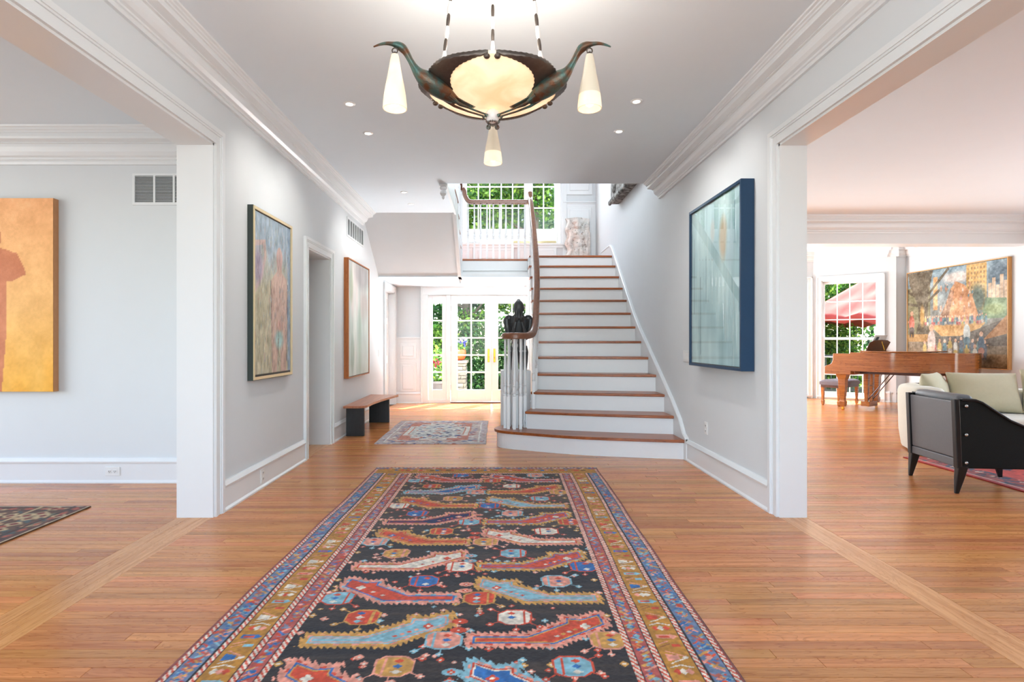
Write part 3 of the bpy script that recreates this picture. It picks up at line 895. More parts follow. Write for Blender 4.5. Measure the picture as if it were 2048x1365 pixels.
for i in range(9):
    a = math.radians(-60 - i * 36)
    baluster(stair, vc[0] + 0.118 * math.cos(a), vc[1] + 0.118 * math.sin(a), 0.2, 1.235)
# newel in the middle of the volute
MB().box(vc[0] - .036, vc[0] + .036, vc[1] - .036, vc[1] + .036, 0.2, 0.58).lathe([(.032, .58), (.043, .59), (.043, .61), (.026, .63), (.04, .66), (.043, .70), (.03, .74), (.038, .77), (.041, .84), (.036, .98), (.027, 1.12), (.034, 1.14), (.034, 1.16), (.027, 1.175), (.034, 1.23)], 18, (vc[0], vc[1], 0)).build('newel', WHITE, stair, smooth=True, angle=30)
ys = []
y = 6.50
while y < 9.3:
    ys.append(y); y += 0.118
for y in ys:
    k = 0
    x = rail_x(y) + 0.004
    for j in range(13):
        # left end of step j at this y
        if y >= YLf[j] - 0.005: k = j
    k = max(k, 0)
    zt = 0.2 * (k + 1)
    baluster(stair, x if k else x, y, zt, rail_z(y) - 0.028)
# ------------------------------------------------------------------ landing, its balustrade and the upper flight
struct('floor_landing', MB().box(XL, 0.553, 9.40, YB, SOF, LAND - 0.03).box(0.553, XR, 9.42, YB, SOF, LAND - 0.03), WHITE)
struct('floor_landing_boards', MB().box(XL, 0.553, 9.37, YB, LAND - 0.03, LAND).box(0.553, XR, 9.42, YB, LAND - 0.03, LAND), OAK, bevel=0.006)
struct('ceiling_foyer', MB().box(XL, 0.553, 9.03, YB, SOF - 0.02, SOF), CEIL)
trim(MB().box(-0.6, 0.553, 9.385, 9.40, 2.44, 2.575).box(-0.6, 0.553, 9.375, 9.40, 2.40, 2.44).box(-0.6, 0.553, 9.03, 9.40, SOF, SOF + 0.03))
lb = thing('landing_balustrade', 'white landing balustrade with level wooden rail below the big window', 'balustrade', (0, 9.4, LAND))
MB().sweep(RAILP, spline([(0.575, 9.40, 3.575), (0.2, 9.40, 3.575), (-0.2, 9.40, 3.575), (-0.40, 9.40, 3.575), (-0.47, 9.40, 3.60), (-0.52, 9.40, 3.68), (-0.535, 9.40, 3.76), (-0.55, 9.40, 3.79), (-0.563, 9.40, 3.80)], 5)).build('handrail', OAKY, lb, smooth=True, angle=50)
for i in range(10):
    x = -0.47 + i * 0.108
    baluster(lb, x, 9.405, LAND, 3.55 if i else 3.60)
uf = thing('upper_staircase', 'short white upper flight climbing from the landing over the foyer', 'staircase', (-1.2, 9.0, LAND))
UX0, UX1 = XL, -0.6
for k in range(4):
    z = LAND + 0.2 * (k + 1); y0 = 9.38 - 0.25 * k; y1 = y0 - 0.25 if k < 3 else 7.95
    MB().box(UX0, UX1 + .02, y1 - .0, y0 + 0.03, z - 0.03, z).build('tread', OAK, uf, bevel=0.006)
    MB().box(UX0, UX1, y0 - 0.015, y0, z - 0.2, z - 0.03).build('riser', WHITE, uf)
# sloped soffit and the outer string with its mouldings
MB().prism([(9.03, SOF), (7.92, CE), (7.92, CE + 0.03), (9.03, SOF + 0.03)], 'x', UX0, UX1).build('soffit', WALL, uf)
outer = [(9.46, SOF - 0.02), (9.03, SOF - 0.02), (7.92, CE - 0.02), (7.92, 3.44), (8.40, 3.44), (9.46, 2.66)]
MB().prism(outer, 'x', UX1 - 0.02, UX1 + 0.012).build('outer_string', WHITE, uf)
MB().loft([[(UX1 + .008, y, z), (UX1 + .035, y, z), (UX1 + .035, y, z + .03), (UX1 + .02, y, z + .05), (UX1 + .008, y, z + .05)] for y, z in ((9.40, SOF - 0.02), (9.03, SOF - .02), (7.92, CE - 0.03), (6.46, CE - .03))]).build('string_moulding', TRIM, uf)
MB().box(UX1 - .002, UX1 + 0.012, 6.46, 7.92, CE - .01, 3.44).build('gallery_fascia', WHITE, uf)
MB().prism([(9.36, 2.62), (9.36, 2.35), (9.05, 2.38), (8.3, 2.93), (7.9, 3.16), (7.9, 3.30), (8.5, 3.22), (8.9, 2.92)], 'x', UX1 + 0.01, UX1 + 0.02).build('string_panel', TRIM, uf, bevel=0.004)
def drop(x, y, z, label=None):
    MB().box(x - .043, x + .043, y - .043, y + .043, z, z + .16).lathe([(.03, 0), (.042, -.012), (.042, -.03), (.024, -.045), (.038, -.065), (.040, -.085), (.022, -.11), (.012, -.12), (.018, -.135), (.002, -.155)], 16, (x, y, z)).build('newel_drop', WHITE, uf, smooth=True, angle=30)
drop(-0.60, 9.40, SOF + 0.06)
drop(-0.618, 6.515, CE - 0.02)
MB().box(-0.645, -0.565, 9.36, 9.44, 2.4, 3.70).lathe([(.05, 3.70), (.05, 3.73), (.03, 3.75), (.045, 3.79), (.02, 3.83)], 14, (-0.605, 9.40, 0)).build('newel', WHITE, uf, bevel=0.004)
MB().sweep(RAILP, [(-0.60, 9.40, 3.79), (-0.60, 8.5, 4.45), (-0.60, 8.2, 4.5), (-0.60, 6.5, 4.5)]).build('handrail', OAKY, uf, smooth=True)
for i in range(8):
    y = 9.28 - i * 0.12
    k = min(3, int((9.38 - y) / 0.25))
    baluster(uf, -0.60, y, LAND + 0.2 * (k + 1), 3.76 + (9.40 - y) * 0.733 - 0.02)
for i in range(14):
    baluster(uf, -0.60, 8.3 - i * 0.13, 3.4, 4.47)
# ------------------------------------------------------------------ chandelier
CX, CY, RZ, RB = -0.014, 2.6, 2.388, 0.305
BRONZE = mat('verdigris_bronze', (78, 104, 98), 0.42, metal=0.7, col2=(104, 70, 50), scale=22, bump=0.35, bscale=150)
BRONZED = mat('dark_bronze', (104, 94, 88), 0.45, metal=0.8, var=0.25, scale=40, bump=0.2, bscale=160)
def alabaster(name, e1, e2, s, vein=0.5):
    m, n, l, b = newmat(name)
    tc = n.new('ShaderNodeTexCoord')
    nz = n.new('ShaderNodeTexNoise'); nz.inputs['Scale'].default_value = 7; nz.inputs['Detail'].default_value = 6; nz.inputs['Distortion'].default_value = 1.2
    l.new(tc.outputs['Object'], nz.inputs['Vector'])
    mr = n.new('ShaderNodeMapRange'); mr.inputs[1].default_value = 0.35; mr.inputs[2].default_value = 0.7
    l.new(nz.outputs['Fac'], mr.inputs[0])
    mx = n.new('ShaderNodeMix'); mx.data_type = 'RGBA'
    mx.inputs['A'].default_value = lin(e1); mx.inputs['B'].default_value = lin(e2)
    l.new(mr.outputs[0], mx.inputs['Factor'])
    l.new(mx.outputs['Result'], b.inputs['Emission Color']); b.inputs['Emission Strength'].default_value = s
    b.inputs['Base Color'].default_value = lin((216, 202, 180)); b.inputs['Roughness'].default_value = 0.35
    return m
ALA = alabaster('lit_alabaster_bowl', (255, 226, 182), (240, 178, 118), 0.5)
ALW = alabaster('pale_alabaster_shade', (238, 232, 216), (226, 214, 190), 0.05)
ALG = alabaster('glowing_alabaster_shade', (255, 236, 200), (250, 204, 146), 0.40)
ALB = mat('alabaster_white', (236, 234, 232), 0.3, var=0.04, scale=30)
ch = thing('chandelier', 'alabaster bowl chandelier carried by three bronze cranes holding cone shades', 'chandelier', (CX, CY, CE))
BD = 0.092
def bowl_z(r): return -BD * (1 - (r / RB) ** 2) ** 0.9 if r < RB else 0.0
prof = [(0.004, bowl_z(0))] + [(RB * k / 14, bowl_z(RB * k / 14)) for k in range(1, 15)] + [(RB + .012, .006), (RB + .012, .020), (RB - .014, .020)] + [(RB * k / 14 - .014, bowl_z(RB * k / 14) + .014) for k in range(13, 2, -1)]
MB().lathe(prof, 64, (CX, CY, RZ), cap=False).build('bowl', ALA, ch, smooth=True)
MB().ell((CX, CY, RZ - .124), (.034, .034, .034)).build('bottom_ball', ALB, ch, smooth=True)
mb = MB()
for k in range(12):
    a = 2 * PI * k / 12
    mb.ell((CX + .022 * math.cos(a), CY + .022 * math.sin(a), RZ - .155), (.005, .005, .005), 6, 5)
mb.build('bead_ring', BRONZED, ch, smooth=True)
def pol(ang, rho, tan, z):
    c, s = math.cos(ang), math.sin(ang)
    return (CX + rho * c - tan * s, CY + rho * s + tan * c, RZ + z)
SHZ = 2.434 - RZ
for bi, deg in enumerate((210, 330, 90)):
    A = math.radians(deg)
    bird = MB(); DZ = .034 if bi == 2 else .0
    pth = [(.575, .050, .003), (.55, .066, .005), (.52, .079, .007), (.49, .084, .010), (.468, .084, .016), (.447, .078, .0185), (.43, .062, .015), (.412, .036, .0135), (.395, .012, .016), (.375, -.010, .024), (.345, -.028, .037), (.305, -.044, .043), (.26, -.064, .038), (.22, -.082, .027), (.19, -.092, .017)]
    P = spline([(p[0], p[1], p[2]) for p in pth], 4)
    bird.tube([pol(A, p.x, 0, p.y + DZ * min(1, max(0, (.48 - p.x) / .1))) for p in P], [max(p.z, .002) for p in P], 12)
    bd_ = bird.build('bird', BRONZE, ch, smooth=True, label='bronze crane with long curved beak and spread wings')
    # tail feathers
    mb = MB()
    for q in (-1.6, -.8, 0, .8, 1.6):
        mb.tube([pol(A, .225, q * .008, -.078), pol(A, .16, q * .012, -.100), pol(A, .10, q * .010, -.108)], [.010, .008, .002], 6, flat=.5)
    mb.build('tail', BRONZE, bd_, smooth=True)
    for q in (-1, 1):
        mb = MB()
        mb.tube([pol(A, .235, q * .022, -.086), pol(A, .19, q * .02, -.110), pol(A, .12, q * .016, -.122), pol(A, .05, q * .012, -.128), pol(A, .036, q * .012, -.134)], [.013, .006, .0042, .0045, .009], 8)
        mb.build('leg', BRONZE, bd_, smooth=True)
    # wings lie along the rim of the bowl, feather ridges down the chord
    for q in (-1, 1):
        n, m_ = 26, 9
        out = []; inn = []
        for i in range(n + 1):
            s = i / n
            ang = A + q * math.radians(3 + 54 * s)
            depth = (.056 * (1 - s) ** 1.5 + .018) * (1.0 if s < .96 else .7)
            ro = []; ri = []
            for j in range(m_ + 1):
                t = j / m_
                z = .020 - depth * t
                r = math.sqrt(max(0.0, 1 - min(1, (max(0, -z) / BD)) ** 1.11)) * RB
                lift = .016 + .012 * math.sin(PI * min(1, s * 1.4)) + (.004 if (i + j) % 2 else 0) + .020 * (1 - s) * math.sin(PI * t)
                ro.append((CX + (r + lift) * math.cos(ang), CY + (r + lift) * math.sin(ang), RZ + z))
                ri.append((CX + (r + lift - .012) * math.cos(ang), CY + (r + lift - .012) * math.sin(ang), RZ + z))
            out.append(ro + ri[::-1])
        wm = MB().loft(out)
        ang = A + q * math.radians(56)
        wm.ell((CX + (RB + .012) * math.cos(ang), CY + (RB + .012) * math.sin(ang), RZ - .004), (.014, .014, .011), 10, 7)
        wm.build('wing', BRONZED, bd_, smooth=True, angle=25)
    # hanging cone shade
    top = pol(A, .482, 0, .045)
    sx, sy, sz = pol(A, .482, 0, SHZ)
    hk = MB().tube([(sx + .012 * math.cos(t), sy, sz + .012 + .012 * math.sin(t)) for t in [2 * PI * k / 10 for k in range(11)]], .003, 6).cyl((sx, sy, sz - .012), (sx, sy, sz + .006), .014, .006, 12)
    hk.build('hook', BRONZED, ch, smooth=True)
    cone = [(.015, -.006), (.020, -.03), (.030, -.09), (.040, -.14), (.0465, -.178)]
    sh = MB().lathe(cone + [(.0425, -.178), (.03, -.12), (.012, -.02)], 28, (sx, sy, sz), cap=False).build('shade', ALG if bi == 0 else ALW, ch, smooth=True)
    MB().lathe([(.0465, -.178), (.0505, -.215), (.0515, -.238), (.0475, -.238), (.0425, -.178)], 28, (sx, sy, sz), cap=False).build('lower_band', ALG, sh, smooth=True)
    MB().ell((sx, sy, sz - .20), (.022, .022, .03)).build('bulb', emis('bulb_%d' % bi, (255, 240, 212), 1.6), sh, smooth=True)
    # chain: bronze and alabaster spindles up to the ceiling
    p0 = Vector(pol(A, .262, 0, .0)); p1 = Vector(pol(A, .185, 0, CE - RZ - .02))
    nseg = 11
    for k in range(nseg):
        a = p0.lerp(p1, k / nseg); b = p0.lerp(p1, (k + 1) / nseg)
        w = k % 2 == 1
        MB().tube([a.lerp(b, t) for t in (0, .12, .5, .88, 1)], [.006, .0088, .0105, .0088, .006] if w else [.005, .0075, .0085, .0075, .005], 10).build('chain_link', ALB if w else BRONZED, ch, smooth=True)
MB().lathe([(.001, -.05), (.19, -.045), (.215, -.02), (.22, 0)], 40, (CX, CY, CE)).build('ceiling_plate', BRONZED, ch, smooth=True)
pl = bpy.data.lights.new('chandelier_lamp', 'POINT'); pl.energy = 13; pl.color = (1.0, 0.96, 0.90); pl.shadow_soft_size = 0.2
po = bpy.data.objects.new('chandelier_lamp', pl); po.location = (CX, CY, RZ + 0.08); COL.objects.link(po)

# ------------------------------------------------------------------ recessed ceiling lights
LENS = emis('downlight_lens', (255, 248, 235), 6.0)
def downlight(px, py, z, label):
    Y = (z - 1.2) * F / (682 - py); X = (px - 991) * Y / F
    t = thing('recessed_light', label, 'ceiling light', (X, Y, z), 0, 'small recessed ceiling lights')
    MB().lathe([(.026, -.002), (.030, -.007), (.040, -.006), (.046, 0), (.026, 0)], 24, (X, Y, z), cap=False).build('trim_ring', PLASTIC, t, smooth=True)
    MB().lathe([(.001, -.0015), (.027, -.002)], 20, (X, Y, z), cap=False).build('lens', LENS, t)
    return X, Y
dl = [downlight(699, 207, CE, 'recessed light in the ceiling above the figure painting, nearer of the pair'),
      downlight(1273, 202, CE, 'recessed light in the ceiling above the blue framed picture, nearer of the pair'),
      downlight(736, 266, CE, 'second recessed light on the side of the figure painting'),
      downlight(1238, 262, CE, 'second recessed light on the side of the blue framed picture'),
      downlight(808, 384, CE, 'recessed light above the long bench, nearer of the two'),
      downlight(822, 408, CE, 'recessed light above the long bench, farther of the two'),
      downlight(883, 562, SOF - 0.02, 'recessed light in the low foyer ceiling before the garden doors')]
for (X, Y), tx in zip(dl[:6], (-1, 1, -1, 1, -1, -1)):
    wx = XL if tx < 0 else XR
    spot((X, Y, CE - 0.03), (wx - X, 0.15, -1.15), 15, 96, 1.0, (1.0, 0.97, 0.93))
spot((dl[6][0], dl[6][1], SOF - 0.06), (0, 0, -1), 12, 100, 0.8)

# ------------------------------------------------------------------ rugs
RED, BLUE, LBL, TAN, PINK, CREAM, NAVY, DARK = (206, 74, 44), (46, 106, 168), (132, 178, 190), (204, 150, 74), (226, 150, 128), (226, 214, 196), (26, 38, 82), (34, 30, 33)
RUGM = attr_mat('wool_pile', 0.95, spec=0.1, bump=0.5, bscale=420, sheen=0.15)
def flower(cv, x, y, s, c, c2=CREAM):
    for dx, dy in ((1, 0), (-1, 0), (0, 1), (0, -1)): cv.ell(x + dx * s, y + dy * s, s * .75, s * .75, c)
    cv.ell(x, y, s * .6, s * .6, c2)
def hatch(cv, x0, x1, c1, c2, per=0.03, y0=None, y1=None):
    sl = cv.reg(x0, x1, y0 if y0 is not None else -9, y1 if y1 is not None else 99)
    k = ((cv.V[sl] + cv.U[sl] * 1.4) % per) < per * .5
    cv.put(sl, k, c1); cv.put(sl, ~k, c2)
def blotch(cv, x0, x1, y0, y1, base, cols, n, r, sx=1.0):
    cv.rect(x0, x1, y0, y1, base)
    q = random.Random(int(abs(x0) * 1000) + n)
    for _ in range(n):
        x = q.uniform(x0 + r, x1 - r); y = q.uniform(y0, y1); s = q.uniform(.5, 1) * r
        c = q.choice(cols); a = q.choice((-1, 1))
        if q.random() < .5: cv.line((x - s, y - a * s * .8), (x + s, y + a * s * .8), s * .7, c)
        else: cv.dia(x, y, s * sx, s * .8, c)
def dragon(cv, x, y, mir, cs, w=0.58, h=0.262):
    """bent serrated figure: a head box at one side, a long foot to the other"""
    P = [(0, .60), (.02, 1.0), (.06, 1.02), (.20, .86), (.335, .90), (.335, .72), (.60, .34), (1.0, .34), (1.0, .02), (.40, .0)]
    if mir: P = [(1 - a, b) for a, b in P]
    poly = [(x + a * w, y + b * h) for a, b in P]
    pad = .03
    sl = cv.reg(x - pad, x + w + pad, y - pad, y + h + pad)
    if cv.U[sl].size == 0: return
    d = cv.sd(poly, sl)
    U, V = cv.U[sl], cv.V[sl]
    tooth = np.abs(((U + V * .4) * 1 / .026) % 1 - .5) * 2
    cv.put(sl, d < .024 - .022 * tooth, cs[0])
    cv.put(sl, d < 0, cs[0])
    k = ((U * 40).astype(int) + (V * 40).astype(int)) % 3 == 0
    cv.put(sl, (d < -.004) & (d > -.016) & k, cs[1])
    cv.put(sl, d < -.017, cs[2]); cv.put(sl, d < -.025, cs[3]); cv.put(sl, d < -.031, cs[4])
    sgn = -1 if mir else 1
    hx = x + (w * .175 if not mir else w * .825); hy = y + h * .58
    flower(cv, hx, hy, .013, cs[5], CREAM if cs[4] != CREAM else RED)
    for i in range(4):
        cv.dia(hx + sgn * (.045 + i * .026), hy - .028 - i * .017, .013, .009, cs[5] if i % 2 else cs[3])
def pot(cv, x, y, c, c2, mir):
    w, h = .095, .10
    P = [(-.8, -.7), (-.3, -1), (.5, -1), (1, -.5), (1, .5), (.5, 1), (-.5, 1), (-.9, .6)]
    if mir: P = [(-a, b) for a, b in P]
    poly = [(x + a * w * .8, y + b * h * .62) for a, b in P]
    cv.bands(poly, [(.004, c2), (-.004, c)])
    s = -1 if mir else 1
    cv.line((x - s * .035, y - .05), (x - s * .035, y + .05), .010, c2)
    for i in range(3):
        cv.dia(x + s * .018, y - .034 + i * .034, .020, .014, (CREAM, BLUE, RED)[i] if c not in (RED,) else (LBL, CREAM, BLUE)[i])
    for dx, dy in ((s * .11, .07), (s * .11, -.06), (-.0, -.10), (-s * .10, -.08)):
        cv.line((x + dx * .6, y + dy * .6), (x + dx, y + dy), .005, c2)
        flower(cv, x + dx, y + dy, .009, c2)
def main_rug():
    W = 2.065; y0, y1 = 0.75, 5.18
    xs = np.linspace(0, W, 430)
    ys = np.concatenate([np.linspace(y0, 1.70, 110), np.linspace(1.705, 3.3, 340), np.linspace(3.308, y1, 235)])
    cv = Cv(xs, ys, DARK)
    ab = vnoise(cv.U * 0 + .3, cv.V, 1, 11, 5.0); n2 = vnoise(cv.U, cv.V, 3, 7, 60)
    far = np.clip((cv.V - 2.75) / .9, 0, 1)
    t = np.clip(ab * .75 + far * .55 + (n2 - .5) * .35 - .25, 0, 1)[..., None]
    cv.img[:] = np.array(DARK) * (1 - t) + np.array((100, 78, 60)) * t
    q = random.Random(3)
    f0, f1 = .37, W - .37
    rows = [1.43 + i * .357 for i in range(10)]
    sets = [(PINK, RED, BLUE, TAN, RED, CREAM), (TAN, PINK, LBL, PINK, LBL, RED), (PINK, LBL, BLUE, RED, RED, CREAM), (LBL, PINK, RED, CREAM, BLUE, RED), (PINK, TAN, RED, CREAM, CREAM, RED), (TAN, PINK, RED, TAN, RED, BLUE), (PINK, TAN, NAVY, RED, NAVY, PINK), (TAN, LBL, RED, BLUE, RED, CREAM)]
    order = [[1, 2], [0, 3], [1, 0], [2, 1], [4, 7], [5, 4], [6, 7], [5, 1], [3, 5], [0, 2]]
    for i, ry in enumerate(rows):
        mir = (i % 2 == 0)
        for c in range(2):
            bx = f0 + .055 + c * .655
            for _ in range(22):
                flower(cv, q.uniform(bx - .04, bx + .63), q.uniform(ry - .05, ry + .30), q.uniform(.006, .011), q.choice((RED, PINK, LBL, TAN, PINK)))
            dragon(cv, bx + .0, ry, mir, sets[order[i % 10][c]])
            s = -1 if mir else 1
            px_ = bx + (.39 if not mir else .19)
            pc = [(BLUE, RED), (PINK, LBL), (TAN, PINK), (LBL, RED), (RED, TAN), (CREAM, RED)]
            a = pc[(i * 2 + c) % 6]; pot(cv, px_, ry + .225, a[0], a[1], mir)
            a = pc[(i * 2 + c + 3) % 6]; pot(cv, bx + (.03 if not mir else .55), ry + .045, a[0], a[1], not mir)
        for dy in (.12, .19):
            cv.ell(W / 2, ry + dy, .034, .022, (PINK, LBL, RED)[i % 3]); flower(cv, W / 2, ry + dy, .009, RED, CREAM)
        for xx in (f0 + .02, f1 - .03):
            flower(cv, xx, ry + .1, .010, PINK); flower(cv, xx, ry + .24, .010, TAN)
    # borders, both long sides and the far end
    OUTB, MUS, REDB = (104, 122, 150), (186, 128, 42), (178, 84, 74)
    def side(fx):
        X = lambda a: a if fx else W - a
        R = lambda a, b: (min(X(a), X(b)), max(X(a), X(b)))
        cv.rect(*R(0, .014), y0, y1, (140, 70, 60))
        hatch(cv, *R(.012, .032), RED, CREAM)
        blotch(cv, *R(.034, .112), y0, y1, OUTB, (RED, PINK, BLUE, LBL, TAN, (70, 110, 156), (170, 90, 76)), 900, .017)
        cv.rect(*R(.110, .116), y0, y1, DARK)
        hatch(cv, *R(.116, .136), RED, CREAM); cv.rect(*R(.136, .141), y0, y1, DARK)
        cv.rect(*R(.141, .252), y0, y1, MUS)
        r = random.Random(8 if fx else 9); y = 1.6; cx = (X(.141) + X(.252)) / 2; s = 1 if fx else -1
        k = 0
        while y < y1 - .2:
            typ = k % 4
            if typ == 0:
                c = r.choice((LBL, BLUE, PINK)); cv.rect(cx - .036, cx + .026, y, y + .028, c); cv.rect(cx - .028, cx + .018, y + .008, y + .020, RED)
                cv.poly([(cx + .022, y - .006), (cx + .05, y + .014), (cx + .022, y + .034)], c); y += .06
            elif typ == 1:
                for j in range(3): cv.dia(cx - .022 + j * .022, y + .02, .017, .02, r.choice((PINK, RED, CREAM)))
                cv.line((cx - .04, y + .045), (cx, y + .06), .007, CREAM); cv.line((cx, y + .06), (cx + .04, y + .045), .007, CREAM); y += .085
            elif typ == 2:
                c = r.choice((BLUE, RED, PINK, CREAM)); cv.poly([(cx - .035, y), (cx + .012, y + .012), (cx + .012, y + .036), (cx - .035, y + .048)], c)
                cv.dia(cx + .035, y + .024, .014, .012, CREAM); cv.line((cx - .03, y + .065), (cx + .035, y + .03), .006, PINK); cv.line((cx - .03, y - .015), (cx + .035, y + .02), .006, CREAM); y += .095
            else:
                for j in range(2): cv.line((cx - .04, y + j * .02), (cx + .0, y + .02 + j * .02), .006, r.choice(((150, 90, 40), PINK)))
                cv.rect(cx + .005, cx + .04, y, y + .02, r.choice((RED, LBL))); y += .06
            k += 1
        cv.rect(*R(.252, .257), y0, y1, DARK); hatch(cv, *R(.257, .281), RED, CREAM); cv.rect(*R(.281, .286), y0, y1, DARK)
        blotch(cv, *R(.286, .346), y0, y1, REDB, (BLUE, LBL, PINK, RED, TAN, (120, 130, 150)), 760, .015)
        cv.rect(*R(.344, .349), y0, y1, DARK); hatch(cv, *R(.349, .372), RED, CREAM)
    side(True); side(False)
    # far end: thin stripes, mustard band
    cv.rect(.03, W - .03, y1 - .22, y1, MUS)
    q = random.Random(2)
    for _ in range(60):
        x = q.uniform(.15, W - .15); cv.rect(x, x + q.uniform(.02, .05), y1 - q.uniform(.15, .12), y1 - .10, q.choice((RED, BLUE, (120, 80, 30), PINK)))
    hatch(cv, .26, W - .26, RED, CREAM, .03, y1 - .245, y1 - .222)
    blotch(cv, .0, W, y1 - .07, y1, (110, 96, 110), (RED, PINK, BLUE, TAN, CREAM), 240, .02)
    hatch(cv, 0, W, (150, 70, 60), CREAM, .05, y1 - .016, y1)
    # knots and wear
    w = (fbm(cv.U, cv.V, 60, 21, 60, 2) - .5)[..., None]
    cv.img = np.clip(cv.img * (1 + .35 * w) + 6 * w, 0, 255)
    rr = np.random.RandomState(4).rand(*cv.U.shape) * .0016
    def P(U, V):
        wav = .012 * (vnoise(V, V * 0, 2.2, 31) - .5)
        return (U - 1.193 + (V - 1.93) * .0235 + wav * np.where((U < .3) | (U > W - .3), 1, 0), V, .0085 + rr)
    o = grid_obj('runner_rug', cv, P, RUGM, skirt=(0, 0, -.0082))
    tag(o, 'long dark carpet with serrated red and blue figures in the middle of the hall', 'rug')
main_rug()
def plain_rug(name, label, x0, x1, y0, y1, nx, ny, draw, base):
    cv = Cv(np.linspace(0, x1 - x0, nx), np.linspace(0, y1 - y0, ny), base)
    draw(cv, x1 - x0, y1 - y0)
    w = (fbm(cv.U, cv.V, 40, 5, 40, 2) - .5)[..., None]
    cv.img = np.clip(cv.img * (1 + .4 * w), 0, 255)
    o = grid_obj(name, cv, lambda U, V: (U + x0 + .01 * (vnoise(V, V * 0, 3, 3) - .5), V + y0, .008), RUGM, skirt=(0, 0, -.0078))
    return tag(o, label, 'rug')
def foyer(cv, W, H):
    q = random.Random(6)
    G, P2, B2, W2 = (206, 206, 202), (196, 128, 110), (96, 104, 150), (222, 220, 214)
    blotch(cv, 0, W, 0, H, (190, 176, 176), ((170, 110, 104), B2, W2, (150, 140, 160)), 500, .03)
    cv.rect(.08, W - .08, .08, H - .08, W2); blotch(cv, .10, W - .10, .10, H - .1, (196, 178, 172), (P2, B2, W2, (160, 90, 90), (120, 130, 160)), 420, .045)
    cv.rect(.22, W - .22, .24, H - .24, P2); cv.rect(.24, W - .24, .26, H - .26, W2)
    for sx in (0, 1):
        for sy in (0, 1):
            a = .24 if sx == 0 else W - .24; b = .26 if sy == 0 else H - .26
            s, t = (1 if sx == 0 else -1), (1 if sy == 0 else -1)
            cv.poly([(a, b), (a + s * .24, b), (a + s * .24, b + t * .10), (a + s * .12, b + t * .10), (a + s * .12, b + t * .28), (a, b + t * .28)], P2)
    cv.bands([(W / 2, .28), (W - .30, H * .35), (W - .30, H * .65), (W / 2, H - .28), (.30, H * .65), (.30, H * .35)], [(.012, P2), (-.008, G)])
    for _ in range(120):
        x = q.uniform(.32, W - .32); y = q.uniform(.35, H - .35)
        cv.dia(x, y, q.uniform(.015, .05), q.uniform(.015, .05), q.choice((B2, P2, W2, W2, (150, 160, 170), NAVY)))
    for i in range(5): flower(cv, W / 2, H * (.3 + .1 * i), .03, q.choice((B2, P2)), W2)
plain_rug('foyer_rug', 'small pale faded oriental rug before the garden doors', -1.41, -0.11, 6.39, 8.21, 150, 190, foyer, (200, 190, 186))
def red_rug(cv, W, H):
    q = random.Random(16)
    blotch(cv, 0, W, 0, H, (150, 60, 50), ((40, 44, 62), (196, 160, 140), (90, 30, 34), (170, 60, 50), (60, 60, 80)), 2600, .06)
    cv.rect(0, .05, 0, H, (178, 44, 36)); cv.rect(0, W, H - .05, H, (178, 44, 36)); cv.rect(.05, .065, 0, H, (200, 170, 150)); cv.rect(.05, W, H - .065, H - .05, (200, 170, 150))
    cv.rect(.30, W - .3, .3, H - .30, (186, 66, 52))
    for _ in range(400):
        x = q.uniform(.35, W - .35); y = q.uniform(.35, H - .35)
        cv.dia(x, y, q.uniform(.02, .07), q.uniform(.02, .06), q.choice(((40, 44, 66), (200, 160, 140), (150, 40, 40))))
plain_rug('living_room_rug', 'red and navy oriental rug under the sofa and grey armchair', 4.19, 7.4, 2.4, 5.66, 200, 200, red_rug, (160, 60, 50))
def brown_rug(cv, W, H):
    q = random.Random(26)
    blotch(cv, 0, W, 0, H, (96, 64, 44), ((186, 150, 110), (60, 40, 34), (150, 70, 50), (120, 120, 90), (70, 80, 80)), 1500, .05)
    for a, c in ((0, (206, 190, 160)), (.03, (90, 50, 40)), (.10, (70, 44, 34)), (.33, (190, 160, 120))):
        cv.rect(W - a - .02, W - a, 0, H, c); cv.rect(0, W - a, H - a - .02, H - a, c)
    for i in range(40):
        y = H - .06 - i * .11; cv.dia(W - .07, y, .02, .04, (170, 80, 60)); cv.dia(W - .22, y, .06, .05, (186, 160, 120)); cv.dia(W - .22, y, .03, .03, (120, 50, 40))
        x = W - .06 - i * .11; cv.dia(x, H - .07, .04, .02, (170, 80, 60)); cv.dia(x, H - .22, .05, .06, (186, 160, 120)); cv.dia(x, H - .22, .03, .03, (120, 50, 40))
plain_rug('side_room_rug', 'brown and cream oriental rug lying before the orange painting', -5.4, -2.92, 1.0, 3.97, 240, 280, brown_rug, (96, 64, 44))

# ------------------------------------------------------------------ pictures
OIL = attr_mat('oil_paint', 0.5, spec=0.35, bump=0.25, bscale=90)
SMOOTHP = attr_mat('smooth_print', 0.45, spec=0.3)
def pic_frame(t, M, w, h, d, fw, m, lip=0.0):
    """four mitred rails in the picture's own plane: x 0..w, y depth 0..d (towards the viewer is -y), z 0..h"""
    for a, b, c, e in ((0, 0, w, 0), (w, 0, w, h), (w, h, 0, h), (0, h, 0, 0)):
        pass
    q = [(0, 0), (w, 0), (w, h), (0, h)]; p = [(fw, fw), (w - fw, fw), (w - fw, h - fw), (fw, h - fw)]
    for i in range(4):
        j = (i + 1) % 4
        R = lambda y: [(q[i][0], y, q[i][1]), (q[j][0], y, q[j][1]), (p[j][0], y, p[j][1]), (p[i][0], y, p[i][1])]
        MB().loft([R(0), R(d)]).build('frame_rail', m, t, M=M)
